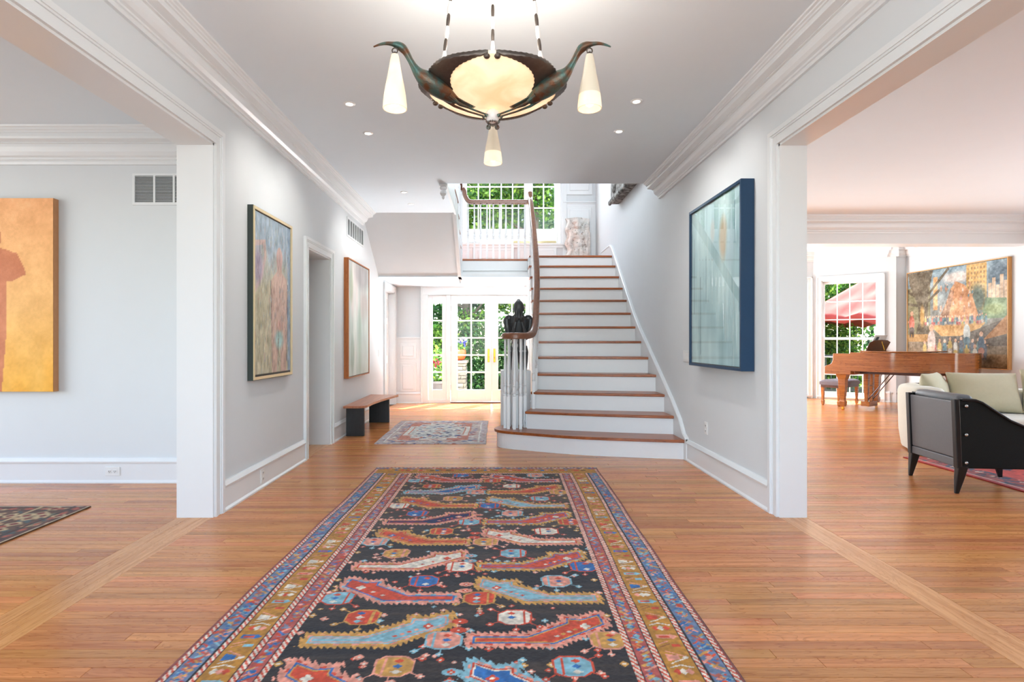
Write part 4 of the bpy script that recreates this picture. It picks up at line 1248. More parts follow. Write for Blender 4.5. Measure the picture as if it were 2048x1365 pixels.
def wall_pic(name, label, M, w, h, d, cv, art_m, depth, fm, fw=0.02, inset=0.012, back=None):
    """M: local x along the picture, y into the wall, z up; the wall face is at y = d"""
    t = thing(name, label, 'painting', tuple(M @ Vector((w / 2, d, 0))))
    if fm: pic_frame(t, M, w, h, d, fw, fm)
    e = fw if fm else 0.0
    b = MB().box(e, w - e, inset + .004, d - .002, e, h - e).build('stretcher', back or BLACKH, t, M=M)
    g = e + (.008 if fm else 0)
    gx = (w - 2 * g) / (cv.xs[-1]); gz = (h - 2 * g) / cv.ys[-1]
    o = grid_obj('canvas', cv, lambda U, V: (g + U * gx, inset, g + V * gz), art_m)
    o.data.transform(M)
    attach(o, t)
    return t
def unit_cv(nx, ny, w, h, base): return Cv(np.linspace(0, w, nx), np.linspace(0, h, ny), base)
def jit(cv, f, s, amp, fv=None):
    n = (fbm(cv.U, cv.V, f, s, fv) - .5)[..., None]
    cv.img = np.clip(cv.img + n * amp, 0, 255)
# orange painting in the side room
cv = unit_cv(120, 170, 1.12, 1.62, (246, 186, 118))
t = np.clip(cv.V / 1.62, 0, 1)[..., None]
cv.img = np.array((238, 182, 78)) * (1 - t) + np.array((250, 180, 122)) * t
lo = np.clip(1 - cv.V / .7, 0, 1) * fbm(cv.U, cv.V, 6, 3, 2)
cv.img = np.clip(cv.img + lo[..., None] * np.array((10, -14, -60)), 0, 255)
FIG = (206, 118, 66)
cx = .63
cv.poly([(cx - .10, 0), (cx - .13, .5), (cx - .11, .95), (cx - .09, 1.1), (cx - .17, 1.14), (cx - .24, 1.0), (cx - .25, .96), (cx - .12, .95), (cx + .13, .92), (cx + .26, .98), (cx + .25, 1.03), (cx + .19, 1.15), (cx + .10, 1.19), (cx + .05, 1.2), (cx - .1, 1.18), (cx - .13, .6), (cx - .1, 0)], FIG)
cv.poly([(cx - .12, 0), (cx - .12, 1.18), (cx + .11, 1.18), (cx + .10, .9), (cx + .10, .5), (cx + .06, 0)], FIG)
cv.poly([(cx + .08, 1.17), (cx + .18, 1.16), (cx + .26, 1.0), (cx + .10, .95), (cx + .10, .99), (cx + .19, 1.01), (cx + .12, 1.12)], FIG)
cv.ell(cx - .02, 1.29, .075, .11, FIG)
jit(cv, 9, 2, 34); jit(cv, 50, 5, 20)
wall_pic('orange_painting', 'tall orange and yellow canvas of a standing figure, without a frame', frame_m((-3.70 - 1.12, 4.60, 0.776), (1, 0, 0), (0, 1, 0)), 1.12, 1.62, .06, cv, OIL, .05, None, back=mat('canvas_edge', (196, 140, 96), 0.8, var=0.1), inset=0.0)
# figure painting, left wall
cv = unit_cv(120, 200, .79, 1.34, (150, 170, 186))
U, V = cv.U, cv.V
n1 = fbm(U, V, 9, 4, 5); n2 = fbm(U, V, 30, 8, 14)
sky_ = np.clip((V - .72) / .4 + (n1 - .5) * .8, 0, 1)[..., None]
cv.img = np.array((190, 180, 142)) * (1 - sky_) + np.array((146, 168, 186)) * sky_
cv.img[U > .72] = (126, 154, 182)
cv.poly([(0, 1.10), (.22, 1.14), (.24, 1.0), (.16, .82), (0, .66), (0, .71), (.13, .86), (.19, 1.0), (.17, 1.09), (0, 1.05)], (204, 168, 156))
cv.soft(.06, .9, .14, .2, (150, 128, 160), .8)
BODY = (204, 160, 140)
cv.poly([(.36, 0), (.34, .35), (.33, .62), (.33, .80), (.42, .87), (.47, .90), (.47, .95), (.58, .95), (.58, .90), (.70, .85), (.72, .6), (.70, .3), (.68, 0), (.56, 0), (.54, .3), (.50, .3), (.46, 0)], BODY)
cv.ell(.525, 1.02, .072, .10, (196, 150, 138))
cv.soft(.52, .30, .12, .11, (150, 196, 190), 1.0); cv.soft(.52, .42, .1, .06, (206, 150, 130))
cv.line((.33, .8), (.36, .3), .01, (96, 84, 70)); cv.line((.72, .8), (.70, .1), .012, (80, 90, 110)); cv.line((.50, .3), (.49, 0), .012, (110, 90, 80))
q = random.Random(3)
for _ in range(650):
    x, y = q.uniform(0, .79), q.uniform(0, 1.34); L = q.uniform(.02, .08)
    c = q.choice(((90, 84, 70), (222, 214, 196), (206, 190, 120), (196, 120, 110), (120, 160, 190)))
    cv.line((x, y), (x + q.uniform(-.01, .01), y - L), q.uniform(.004, .009), c, .4)
cv.img = np.clip(cv.img + (n2 - .5)[..., None] * 90, 0, 255)
cv.img = cv.img * .72 + cv.img.mean(-1, keepdims=True) * .16 + 26
cv.rect(0, .79, 0, .012, (50, 46, 40))
MA = frame_m((-1.872, 4.263, 0.895), (0, 1, 0), (-1, 0, 0))
GOLDF = mat('champagne_gilt', (226, 206, 164), 0.4, metal=0.25, var=0.06, scale=30)
GREENF = mat('dark_green_frame_side', (46, 56, 52), 0.5, var=0.1)
tA = wall_pic('figure_painting', 'thick painted blue and ochre canvas of two nude figures in a narrow gilt frame', MA, .81, 1.36, .05, cv, OIL, .05, GOLDF, fw=.022, inset=.01)
MB().box(-.004, 0.0, 0.006, .05, -.004, 1.364).box(.81, .814, .006, .05, -.004, 1.364).box(0, .81, .006, .05, 1.36, 1.364).box(0, .81, .006, .05, -.004, 0).build('frame_side', GREENF, tA, M=MA, label='dark green outer sides of the frame')
# pale painting above the bench
cv = unit_cv(90, 130, 1.13, 1.52, (190, 196, 190))
U, V = cv.U, cv.V
n1 = fbm(U, V, 3.5, 12, 1.6); n2 = fbm(U, V, 10, 15, 3)
t = np.clip((V / 1.52 - .55) * 1.2 + (n1 - .5) * 2.0, 0, 1)[..., None]
cv.img = np.array((196, 208, 200)) * (1 - t) + np.array((176, 166, 166)) * t
for x, y, rx, ry, c, a in ((.30, 1.1, .26, .5, (236, 226, 222), .9), (.33, .5, .12, .8, (228, 232, 226), .9), (.75, 1.38, .5, .24, (150, 142, 144), .6), (.85, .95, .35, .3, (196, 184, 180), .8), (.14, 1.2, .12, .3, (126, 150, 110), .5), (.6, .5, .12, .6, (150, 176, 158), .6), (.9, .4, .3, .6, (196, 206, 200), .8), (.2, .3, .12, .3, (150, 170, 156), .7)):
    cv.soft(x, y, rx, ry, c, a)
cv.img = np.clip(cv.img + (n2 - .5)[..., None] * 44, 0, 255)
MA = frame_m((-1.861, 6.97, 0.722), (0, 1, 0), (-1, 0, 0))
wall_pic('pale_painting', 'hazy grey green canvas in a thin orange wood frame above the bench', MA, 1.15, 1.54, .06, cv, SMOOTHP, .05, wood_mat('orange_wood_frame', (190, 112, 48), (150, 78, 30), 0.4, axis=2), fw=.014, inset=.008)
# glazed picture in the blue frame, right wall
cv = unit_cv(110, 150, 1.06, 1.40, (150, 186, 190))
U, V = cv.U, cv.V
n1 = fbm(U, V, 10, 22, .8); n2 = fbm(U, V, 3, 25, 3)
cv.img = np.array((170, 204, 208)) + (n1 - .5)[..., None] * np.array((70, 60, 56)) + (n2 - .4)[..., None] * np.array((70, 60, 50))
q = random.Random(9)
for _ in range(26):
    x = q.uniform(0, 1.06); y = q.uniform(.6, 1.4)
    cv.line((x, y), (x, y - q.uniform(.3, .8)), q.uniform(.008, .02), q.choice(((206, 226, 224), (90, 130, 142), (170, 206, 206))), .5)
for x, y, rx, ry, c in ((.72, 1.05, .10, .22, (196, 170, 130)), (.5, 1.15, .06, .12, (190, 196, 190)), (.85, .95, .1, .25, (170, 200, 206))):
    cv.soft(x, y, rx, ry, c, .8)
MA = frame_m((1.829, 5.2, 0.973), (0, -1, 0), (1, 0, 0))
BLUEF = mat('navy_blue_lacquer', (18, 56, 88), 0.4, var=0.12, scale=40)
tB = wall_pic('framed_artwork', 'pale teal picture behind glass in a deep navy blue box frame', MA, 1.10, 1.44, .10, cv, SMOOTHP, .05, BLUEF, fw=.022, inset=.018)
MB().add([(.022, .008, .022), (1.078, .008, .022), (1.078, .008, 1.418), (.022, .008, 1.418)], [(0, 1, 2, 3)]).build('glazing', glass_mat('picture_glass', ior=1.6), tB, M=MA)
# mural-like canvas beside the piano
cv = unit_cv(300, 260, 2.08, 1.74, (110, 130, 140))
U, V = cv.U, cv.V
n1 = fbm(U, V, 3, 41); n2 = fbm(U, V, 9, 44)
t = np.clip(V / 1.74, 0, 1)[..., None]
cv.img = np.array((126, 96, 66)) * (1 - t) + np.array((126, 160, 182)) * t
cv.soft(1.15, 1.55, .4, .12, (232, 216, 210), .9); cv.soft(1.95, 1.5, .25, .25, (70, 96, 120), .9)
cv.rect(1.33, 1.72, .95, 1.74, (206, 160, 84))
for i in range(6):
    for j in range(9): cv.rect(1.36 + i * .06, 1.39 + i * .06, 1.0 + j * .08, 1.04 + j * .08, (150, 110, 64))
for i, h in enumerate((.18, .26, .14, .3, .2)): cv.rect(1.75 + i * .07, 1.81 + i * .07, 1.1, 1.2 + h, (222, 190, 160))
cv.poly([(1.62, .8), (1.7, 1.15), (2.08, 1.12), (2.08, .8)], (110, 140, 100)); cv.soft(1.55, 1.15, .2, .3, (60, 84, 80), .9); cv.soft(1.85, .95, .25, .12, (150, 170, 110), .9)
cv.rect(.0, .55, .55, 1.45, (120, 116, 84)); cv.rect(.62, .72, 1.0, 1.6, (222, 164, 110))
BARK = (84, 74, 58)
cv.poly([(.2, .55), (.28, .8), (.26, 1.1), (.05, 1.5), (.0, 1.74), (.62, 1.74), (.5, 1.3), (.5, 1.0), (.50, .7), (.55, .55)], BARK)
for p, r_, w in (((.4, 1.2), (.95, 1.72), .05), ((.35, 1.2), (.0, 1.4), .06), ((.4, 1.1), (.75, 1.35), .05), ((.3, 1.1), (.0, 1.15), .05), ((.4, 1.3), (.3, 1.74), .06)):
    cv.line(p, r_, w, BARK)
cv.soft(.36, .9, .07, .25, (206, 156, 80), .9)
cv.poly([(.72, .78), (.9, 1.1), (1.0, 1.35), (1.12, 1.48), (1.3, 1.4), (1.45, 1.2), (1.6, .78)], (196, 130, 82)); cv.poly([(.72, .78), (.9, 1.1), (1.0, 1.35), (1.08, 1.3), (1.0, 1.0), (.95, .78)], (130, 90, 66))
cv.poly([(.55, .72), (1.7, .74), (1.55, .6), (1.2, .52), (.8, .52)], (206, 150, 84)); cv.poly([(.5, .5), (1.2, .52), (1.6, .65), (2.08, .8), (2.08, .35), (.5, .35)], (92, 82, 74)); cv.poly([(1.65, .45), (2.08, .85), (2.08, .55)], (176, 116, 66))
cv.rect(0, 2.08, .0, .22, (150, 112, 74)); cv.soft(1.2, .12, .8, .1, (96, 70, 56), .7); cv.rect(0, .5, .42, .56, (176, 130, 74))
q = random.Random(14)
def folk(x, y, s, c, c2):
    c = tuple(v * .8 + 26 for v in c); c2 = tuple(v * .8 + 20 for v in c2); a = q.uniform(-.3, .3)
    cv.line((x, y + s * .7), (x + a * s, y + s * q.uniform(.3, .9)), s * .1, (206, 156, 128))
    cv.line((x - s * .08, y), (x - s * .12, y - s * .3), s * .1, c2); cv.line((x + s * .08, y), (x + s * .1, y - s * .3), s * .1, c2)
    cv.ell(x, y + s * .45, s * .2, s * .45, c); cv.ell(x, y + s * 1.0, s * .12, s * .14, (222, 170, 140)); cv.ell(x, y + .05 * s, s * .2, s * .2, c2)
cols = [(216, 196, 180), (60, 110, 130), (206, 120, 110), (220, 180, 80), (180, 60, 60), (120, 160, 160), (230, 224, 214), (70, 80, 100)]
for i in range(26): folk(.45 + i * .05 + q.uniform(-.01, .01), .74 + q.uniform(0, .03), .12, q.choice(cols), q.choice(cols))
for i in range(24): folk(1.0 + q.uniform(-.25, .5), .95 + q.uniform(0, .5), .08, q.choice(cols[:4] + [(196, 120, 80)] * 4), (190, 130, 90))
for i in range(12): folk(.42 + i * .115, .22 + q.uniform(-.05, .05), .22, q.choice(cols), q.choice(cols))
folk(.58, .22, .46, (226, 200, 190), (220, 180, 150)); folk(1.34, .42, .34, (226, 230, 226), (70, 110, 130)); folk(.1, .62, .34, (210, 90, 70), (60, 50, 50)); folk(1.62, .25, .3, (60, 90, 120), (190, 110, 90)); folk(1.5, .08, .26, (230, 220, 200), (70, 110, 130))
cv.img = np.clip(cv.img * .68 + np.array((150, 138, 120)) * .28 + (n2 - .5)[..., None] * 80 + (n1 - .5)[..., None] * 40 + (fbm(U, V, 34, 47) - .5)[..., None] * 60, 0, 255)
MA = frame_m((XRR - .065, 10.68, .748), (0, -1, 0), (1, 0, 0))
wall_pic('mural_painting', 'wide canvas of a crowd under trees in a city park, beside the piano', MA, 2.11, 1.77, .063, cv, SMOOTHP, .05, wood_mat('pale_wood_frame', (222, 170, 106), (190, 136, 80), 0.5, axis=2), fw=.014, inset=.006)
# ------------------------------------------------------------------ small wall fittings
def grille(name, label, M, w, h, cols, nsl, vertical=False):
    t = thing(name, label, 'air vent', tuple(M @ Vector((w / 2, 0, 0))))
    MB().box(0, w, -.004, .003, 0, h).build('back_plate', SLATE, t, M=M)
    mb = MB().box(-.02, w + .02, -.012, 0, -.02, .0).box(-.02, w + .02, -.012, 0, h, h + .02).box(-.02, 0, -.012, 0, 0, h).box(w, w + .02, -.012, 0, 0, h)
    for i in range(1, cols): mb.box(w * i / cols - .008, w * i / cols + .008, -.012, 0, 0, h)
    mb.build('frame', TRIM, t, M=M)
    for j in range(nsl):
        z = h * (j + .5) / nsl; d = h / nsl
        MB().add([(0, -.010, z - d * .32), (w, -.010, z - d * .32), (w, -.005, z + d * .2), (0, -.005, z + d * .2)], [(0, 1, 2, 3)]).build('slat', TRIM, t, M=M)
    return t
grille('wall_grille', 'white louvred air grille high on the wall near the orange painting', frame_m((-3.05, 4.66, 2.372), (1, 0, 0), (0, 1, 0)), .66, .226, 4, 18)
grille('wall_grille', 'white air grille high on the hall wall above the pale painting', frame_m((XL, 7.12, 2.58), (0, 1, 0), (-1, 0, 0)), .83, .21, 7, 14)
def outlet(label, M, gangs=1, switch=False):
    w = .07 + .046 * (gangs - 1); h = .115
    if not switch and gangs == 2: w, h = .125, .075
    t = thing('light_switch' if switch else 'wall_outlet', label, 'light switch' if switch else 'outlet', tuple(M @ Vector((0, 0, 0))))
    MB().box(-w / 2, w / 2, -.006, .001, -h / 2, h / 2).build('cover_plate', PLASTIC, t, M=M, bevel=.003)
    for g in range(gangs):
        x = (g - (gangs - 1) / 2) * .046
        if switch:
            MB().box(x - .016, x + .016, -.010, -.005, -.033, .033).build('rocker', PLASTIC, t, M=M, bevel=.002)
        else:
            for s in ((-1, 1) if gangs == 1 else (0,)):
                z = s * .024
                r = MB().box(x - .016, x + .016, -.0085, -.005, z - .015, z + .015).build('socket', PLASTIC, t, M=M, bevel=.003)
                MB().box(x - .008, x - .005, -.0092, -.008, z - .005, z + .007).box(x + .005, x + .008, -.0092, -.008, z - .005, z + .007).cyl((x, -.0092, z - .009), (x, -.008, z - .009), .0025, n=8).build('slot', BLACKH, r, M=M)
outlet('white double outlet on the tall baseboard below the orange painting', frame_m((-3.23, 4.642, .1), (1, 0, 0), (0, 1, 0)), 2)
outlet('white outlet on the baseboard below the figure painting', frame_m((XL + .018, 4.49, .1), (0, 1, 0), (-1, 0, 0)))
outlet('white outlet on the baseboard behind the long bench', frame_m((XL + .018, 7.55, .1), (0, 1, 0), (-1, 0, 0)))
outlet('white blank outlet plate low on the wall below the blue framed picture', frame_m((XR, 5.04, .40), (0, -1, 0), (1, 0, 0)))
outlet('white gang of wall switches at the edge of the blue framed picture', frame_m((XR, 5.55, 1.045), (0, -1, 0), (1, 0, 0)), 4, True)
outlet('white wall switch between the pale painting and the panelled door', frame_m((XL, 9.05, 1.0), (0, 1, 0), (-1, 0, 0)), 1, True)

# ------------------------------------------------------------------ bench in the foyer
bn = thing('bench', 'low slab bench with wooden top on two black panel legs by the wall', 'bench', (-1.72, 7.5, 0))
BEN = wood_mat('bench_top_wood', (196, 128, 92), (150, 88, 60), 0.28, axis=1)
out = spline([(-1.885, 6.80, 0), (-1.63, 6.83, 0), (-1.60, 7.2, 0), (-1.56, 7.6, 0), (-1.50, 7.95, 0), (-1.45, 8.22, 0)], 4) + spline([(-1.885, 8.30, 0), (-1.885, 7.5, 0), (-1.885, 6.9, 0)], 4)
MB().prism([(p.x, p.y) for p in out], 'z', .365, .395).build('seat', BEN, bn, bevel=.006)
BLKW = wood_mat('ebonised_wood', (34, 33, 34), (20, 19, 20), 0.4, axis=2)
MB().box(-1.88, -1.655, 6.92, 6.965, 0, .366).build('leg', BLKW, bn, bevel=.004)
MB().box(-1.86, -1.565, 8.09, 8.135, 0, .366).build('leg', BLKW, bn, bevel=.004)

# ------------------------------------------------------------------ statue on its pedestal beside the stairs
PX0, PX1, PY0, PY1, PH = 0.065, 0.435, 6.80, 7.10, .835
pd = thing('pedestal', 'plain white pedestal standing behind the stair balusters', 'pedestal', (.25, 6.95, 0))
MB().box(PX0, PX1, PY0, PY1, .0, PH).build('shaft', WHITE, pd, bevel=.004)
MB().box(PX0 - .006, PX1 + .006, PY0 - .006, PY1 + .006, 0, .06).build('plinth', WHITE, pd, bevel=.004)
def statue():
    bx, by, bz = 0.29, 6.95, PH
    s = MB()
    T = lambda pts: [(bx + x, by + y, bz + z) for x, y, z in pts]
    # thighs and hips, trunk, neck and head; leaning forwards (towards -y)
    for q in (-1, 1):
        s.tube(T([(q * .058, .0, -.004), (q * .06, 0, .10), (q * .058, .0, .22), (q * .05, .005, .30)]), [.048, .058, .068, .062], 14)
        # arms: shoulder, elbow against the chest, hand on the face
        s.tube(T([(q * .125, -.0, .665), (q * .150, -.005, .63), (q * .142, -.02, .52), (q * .112, -.055, .415), (q * .085, -.085, .40)]), [.038, .044, .038, .032, .027], 12)
        s.tube(T([(q * .098, -.075, .395), (q * .080, -.10, .44), (q * .056, -.128, .53), (q * .037, -.14, .60)]), [.028, .028, .022, .017], 12)
        s.tube(T([(q * .036, -.138, .60), (q * .034, -.158, .635), (q * .034, -.168, .665)]), [.018, .024, .024], 10, flat=.6)
        for dx, L in ((-.026, .086), (-.008, .104), (.010, .100), (.028, .080)):
            s.tube(T([(q * (.033 + dx * .9), -.168, .662), (q * (.034 + dx * 1.1), -.174, .662 + L * .5), (q * (.035 + dx * 1.1), -.160, .662 + L)]), [.0066, .0064, .0050], 8)
        s.tube(T([(q * .014, -.160, .625), (q * .007, -.172, .65), (q * .009, -.170, .685)]), [.009, .008, .006], 8)
        s.ell((bx + q * .12, by, bz + .655), (.05, .045, .042))
        s.ell((bx + q * .066, by - .05, bz + .765), (.008, .015, .02), 8, 6)
    s.tube(T([(0, .01, .24), (0, .012, .33), (0, .01, .42), (0, 0, .52), (0, -.005, .60), (0, -.01, .665), (0, -.03, .71)]), [.095, .092, .085, .105, .122, .10, .045], 20, flat=.62, up=(0, 1, 0))
    s.tube(T([(0, -.02, .68), (0, -.045, .74)]), [.040, .042], 14)
    s.ell((bx, by - .06, bz + .78), (.068, .082, .098), 20, 14, Matrix.Rotation(.3, 3, 'X'))
    s.ell((bx, by - .125, bz + .72), (.036, .03, .05), 14, 10)
    s.ell((bx, by - .145, bz + .735), (.011, .016, .02), 8, 6)
    s.ell((bx, by - .03, bz + .875), (.024, .024, .018), 12, 8)          # hair knot
    st = thing('bronze_statue', 'dark bronze half figure hiding its face in both hands, on the white pedestal', 'statue', (bx, by, bz))
    o = s.build('figure', mat('dark_patinated_bronze', (74, 76, 78), 0.4, metal=0.55, var=0.3, scale=18, bump=0.12, bscale=90), st, smooth=True)
    r = o.modifiers.new('skin', 'REMESH'); r.mode = 'VOXEL'; r.voxel_size = 0.0031; r.use_smooth_shade = True
    m = o.modifiers.new('smooth', 'SMOOTH'); m.factor = .5; m.iterations = 2
statue()

# ------------------------------------------------------------------ stone relief on the landing, carved panel on the upper wall
def relief():
    w, h = .46, .97
    xs = np.linspace(0, w, 70); ys = np.linspace(0, h, 140)
    cv = Cv(xs, ys, (222, 214, 208)); U, V = cv.U, cv.V
    Hh = np.zeros(U.shape)
    def bump(x, y, rx, ry, a):
        q = np.clip(1 - ((U - x) / rx) ** 2 - ((V - y) / ry) ** 2, 0, 1)
        np.maximum(Hh, a * np.sqrt(q), out=Hh)
    c = w / 2
    bump(c, .80, .075, .09, .10); bump(c, .88, .12, .07, .07); bump(c, .62, .13, .14, .09); bump(c, .45, .10, .14, .08); bump(c - .045, .2, .055, .26, .085); bump(c + .05, .2, .055, .26, .085)
    bump(c - .15, .55, .04, .18, .07); bump(c + .15, .55, .04, .18, .07); bump(.05, .8, .05, .14, .05); bump(w - .05, .8, .05, .14, .05); bump(c - .16, .3, .04, .2, .04); bump(c + .17, .25, .04, .22, .04)
    bump(c - .05, .64, .035, .035, .115); bump(c + .05, .64, .035, .035, .115)
    Hh += (fbm(U, V, 26, 7) - .5) * .03 + (fbm(U, V, 80, 9) - .5) * .008
    cv.img += ((fbm(U, V, 12, 3) - .5) * 40)[..., None] + ((fbm(U, V, 6, 13) - .5)[..., None] * np.array((30, 0, -10)))
    cv.img[((fbm(U, V, 50, 17, o=2) < .2))] *= .6
    edge_l = .018 * np.sin(V * 23) + .02 * (vnoise(V, V * 0, 9, 3) - .5)
    o = grid_obj('stone_relief', cv, lambda U, V: (1.345 + U + edge_l * np.where(U < w / 2, 1 - U / (w / 2), 0) + .02 * (vnoise(V, V * 0 + 3, 8, 5) - .5) * np.where(U > w / 2, 1, 0), 10.46 + V * .07 - Hh, LAND + .002 + V * (1 - .05 * np.abs(U - w / 2) / w * (V > .8 * h)) ), attr_mat('weathered_stone', .9, spec=.2, bump=.3, bscale=60), skirt=(0, .04, 0))
    md = o.modifiers.new('solid', 'SOLIDIFY'); md.thickness = .004
    tag(o, 'weathered pale stone relief of a standing figure leaning on the landing wall', 'sculpture')
relief()
cp = thing('carved_panel', 'deep weathered grey carved panel hung high on the stairwell wall', 'wall relief', (XR - .08, 8.0, 3.32))
GREYW = mat('weathered_grey_wood', (176, 174, 170), .85, col2=(96, 92, 88), scale=14, bump=.5, bscale=40)
MB().box(XR - .13, XR - .001, 7.05, 8.61, 3.34, 4.30).build('board', GREYW, cp, bevel=.01)
mb = MB()
for k in range(14):
    y = 7.08 + k * .115
    mb.ell((XR - .15, y, 3.35), (.03, .05, .04), 9, 6); mb.ell((XR - .15, y, 4.28), (.03, .05, .04), 9, 6)
mb.box(XR - .165, XR - .12, 7.05, 8.61, 3.335, 3.37).box(XR - .165, XR - .12, 7.05, 8.61, 4.26, 4.30)
mb.build('carved_border', GREYW, cp, smooth=True)
mb = MB()
r_ = random.Random(4)
for k in range(26): mb.ell((XR - .14, r_.uniform(7.2, 8.5), r_.uniform(3.5, 4.2)), (.035, r_.uniform(.05, .12), r_.uniform(.05, .14)), 10, 7)
mb.build('carving', GREYW, cp, smooth=True)

# ------------------------------------------------------------------ cushions
def pillow(name, label, cat, M, w, h, t, m, seed=0, group=None, pinch=.10, n=16):
    """soft pillow in local x (width), z (height), y (thickness)"""
    mb = MB(); r = random.Random(seed)
    def pt(i, j, s):
        a = -1 + 2 * i / n; b = -1 + 2 * j / n
        k = (1 - abs(a) ** 2.6) ** .55 * (1 - abs(b) ** 2.6) ** .55 if abs(a) < 1 and abs(b) < 1 else 0
        x = a * w / 2 * (1 - pinch * (1 - abs(b) ** 2) * abs(a) ** 3 * .6); z = b * h / 2 * (1 - pinch * (1 - abs(a) ** 2) * abs(b) ** 3 * .6)
        wr = 1 + .10 * math.sin(5 * a + 3 * b + seed) * abs(a * b) + .06 * math.sin(9 * b - 4 * a + seed)
        return (x, s * t / 2 * k * wr, z + h / 2)
    A = [[pt(i, j, -1) for i in range(n + 1)] for j in range(n + 1)]
    B = [[pt(i, j, 1) for i in range(n + 1)] for j in range(n + 1)]
    vs = []; fs = []
    ia = {}; ib = {}
    for j in range(n + 1):
        for i in range(n + 1):
            ia[i, j] = len(vs); vs.append(A[j][i])
            if i in (0, n) or j in (0, n): ib[i, j] = ia[i, j]
            else: ib[i, j] = len(vs); vs.append(B[j][i])
    for j in range(n):
        for i in range(n):
            fs.append((ia[i, j], ia[i + 1, j], ia[i + 1, j + 1], ia[i, j + 1])); fs.append((ib[i, j], ib[i, j + 1], ib[i + 1, j + 1], ib[i + 1, j]))
    mb.add(vs, fs)
    o = mb.build(name, m, None, smooth=True, sub=1, angle=180)
    o.matrix_world = M
    if cat: tag(o, label, cat, group)
    return o
TANF = mat('tan_seat_fabric', (206, 190, 150), .9, var=.06, scale=50, bump=.2, bscale=300, sheen=.2)
GRYF = mat('grey_seat_fabric', (170, 172, 174), .9, var=.06, scale=50, bump=.2, bscale=300, sheen=.2)
tag(MB().box(.34, 1.18, YB + .02, YB + .46, 3.086, 3.146).build('seat_cushion', TANF, None, bevel=.025, seg=3, smooth=True), 'tan seat pad on the window seat beside the stone relief', 'cushion')
tag(MB().box(-1.2, -.26, YB + .02, YB + .46, 3.086, 3.140).build('seat_cushion', GRYF, None, bevel=.025, seg=3, smooth=True), 'grey seat pad at the far end of the window seat', 'cushion')

# ------------------------------------------------------------------ grand piano (local: x to the tail, y along the keyboard to the bass)
PA = Vector((5.80, 9.70, 0)); PR = math.radians(-57)
MP = Matrix.Translation(PA) @ Matrix.Rotation(PR, 4, 'Z')
pn = thing('grand_piano', 'brown wooden grand piano by the bay window', 'piano', PA, PR)
PW = wood_mat('piano_walnut', (172, 104, 48), (120, 64, 28), .16, axis='h', coat=.5)
PWD = wood_mat('piano_dark_wood', (84, 46, 28), (56, 30, 20), .3, axis=0)
L_, W_ = 1.86, 1.46
crv = [(p.x, p.y) for p in spline([(.70, 0, 0), (.95, .035, 0), (1.15, .13, 0), (1.32, .27, 0), (1.46, .38, 0), (1.60, .45, 0), (1.74, .56, 0), (1.83, .75, 0), (L_, .98, 0), (1.81, 1.24, 0), (1.70, 1.41, 0), (1.52, W_, 0)], 4)]
rim = [(.42, 0)] + crv + [(.42, W_)]
MB().prism(rim, 'z', .69, .985).build('rim', PW, pn, M=MP, smooth=True, angle=25)
MB().prism([(.42, -.012), (.70, -.012)] + [(x + .008, y - .012) for x, y in crv] + [(.42, W_ + .012)], 'z', .986, 1.006).build('lid', PW, pn, M=MP, smooth=True, angle=25)
MB().prism([(.62, -.01), (1.02, .03), (1.30, .24), (1.30, W_), (.62, W_)], 'z', 1.012, 1.030).build('folded_lid_flap', PW, pn, M=MP, bevel=.004)
for y0 in (0, W_ - .07):
    MB().prism([(0, .625), (0, .745), (.03, .775), (.085, .79), (.12, .82), (.135, .87), (.14, .985), (.425, .985), (.425, .625)], 'y', y0, y0 + .07).build('cheek', PW, pn, M=MP, bevel=.006)
MB().box(.02, .46, .07, W_ - .07, .625, .70).build('key_bed', PW, pn, M=MP, bevel=.004)
MB().box(.27, .42, .07, W_ - .07, .70, .93).build('fall_board', PW, pn, M=MP, bevel=.01)
kb = MB()
for k in range(52): kb.box(.05, .20, .10 + k * .0242, .10 + k * .0242 + .023, .70, .725)
kb.build('white_keys', mat('ivory_keys', (238, 236, 228), .25), pn, M=MP, kind='stuff')
kb = MB()
for k in range(52):
    if k % 7 not in (2, 6): kb.box(.11, .20, .10 + k * .0242 + .018, .10 + k * .0242 + .03, .725, .737)
kb.build('black_keys', BLACKH, pn, M=MP, kind='stuff')
MB().box(.45, 1.5, .25, 1.36, .64, .69).build('soundboard_beams', PWD, pn, M=MP)
def spade_leg(x, y, par, s=1.0, top=.69):
    mb = MB()
    q = lambda a, b, z: [(x - a, y - b, z), (x + a, y - b, z), (x + a, y + b, z), (x - a, y + b, z)]
    mb.loft([q(.085 * s, .075 * s, top), q(.075 * s, .066 * s, top - .04), q(.058 * s, .055 * s, top - .09), q(.056 * s, .053 * s, top - .2), q(.034 * s, .034 * s, .19), q(.036 * s, .036 * s, .17), q(.046 * s, .046 * s, .155), q(.044 * s, .044 * s, .10), q(.034 * s, .034 * s, .065)])
    lg = mb.build('leg', PW, par, M=MP, bevel=.004)
    MB().cyl((x, y, .045), (x, y, .07), .018, n=10).cyl((x - .014, y, .026), (x + .014, y, .026), .026, n=14).build('caster', BRASS, lg, M=MP, smooth=True)
spade_leg(.26, .10, pn, top=.626); spade_leg(.26, W_ - .10, pn, top=.626); spade_leg(1.52, .92, pn)
ly = MB()
for y in (.64, .82): ly.loft([[(.40, y - .028, z) if 0 else (x, yy, z) for x, yy in ((.40 - a, y - a), (.40 + a, y - a), (.40 + a, y + a), (.40 - a, y + a))] for z, a in ((.626, .038), (.40, .034), (.13, .026))])
ly.box(.33, .47, .58, .88, .05, .135).box(.37, .43, .60, .86, .40, .42)
lyo = ly.build('pedal_lyre', PW, pn, M=MP, bevel=.004)
for k in range(3): MB().box(.23, .34, .66 + k * .06, .69 + k * .06, .062, .074).build('pedal', BRASS, lyo, M=MP, bevel=.003)
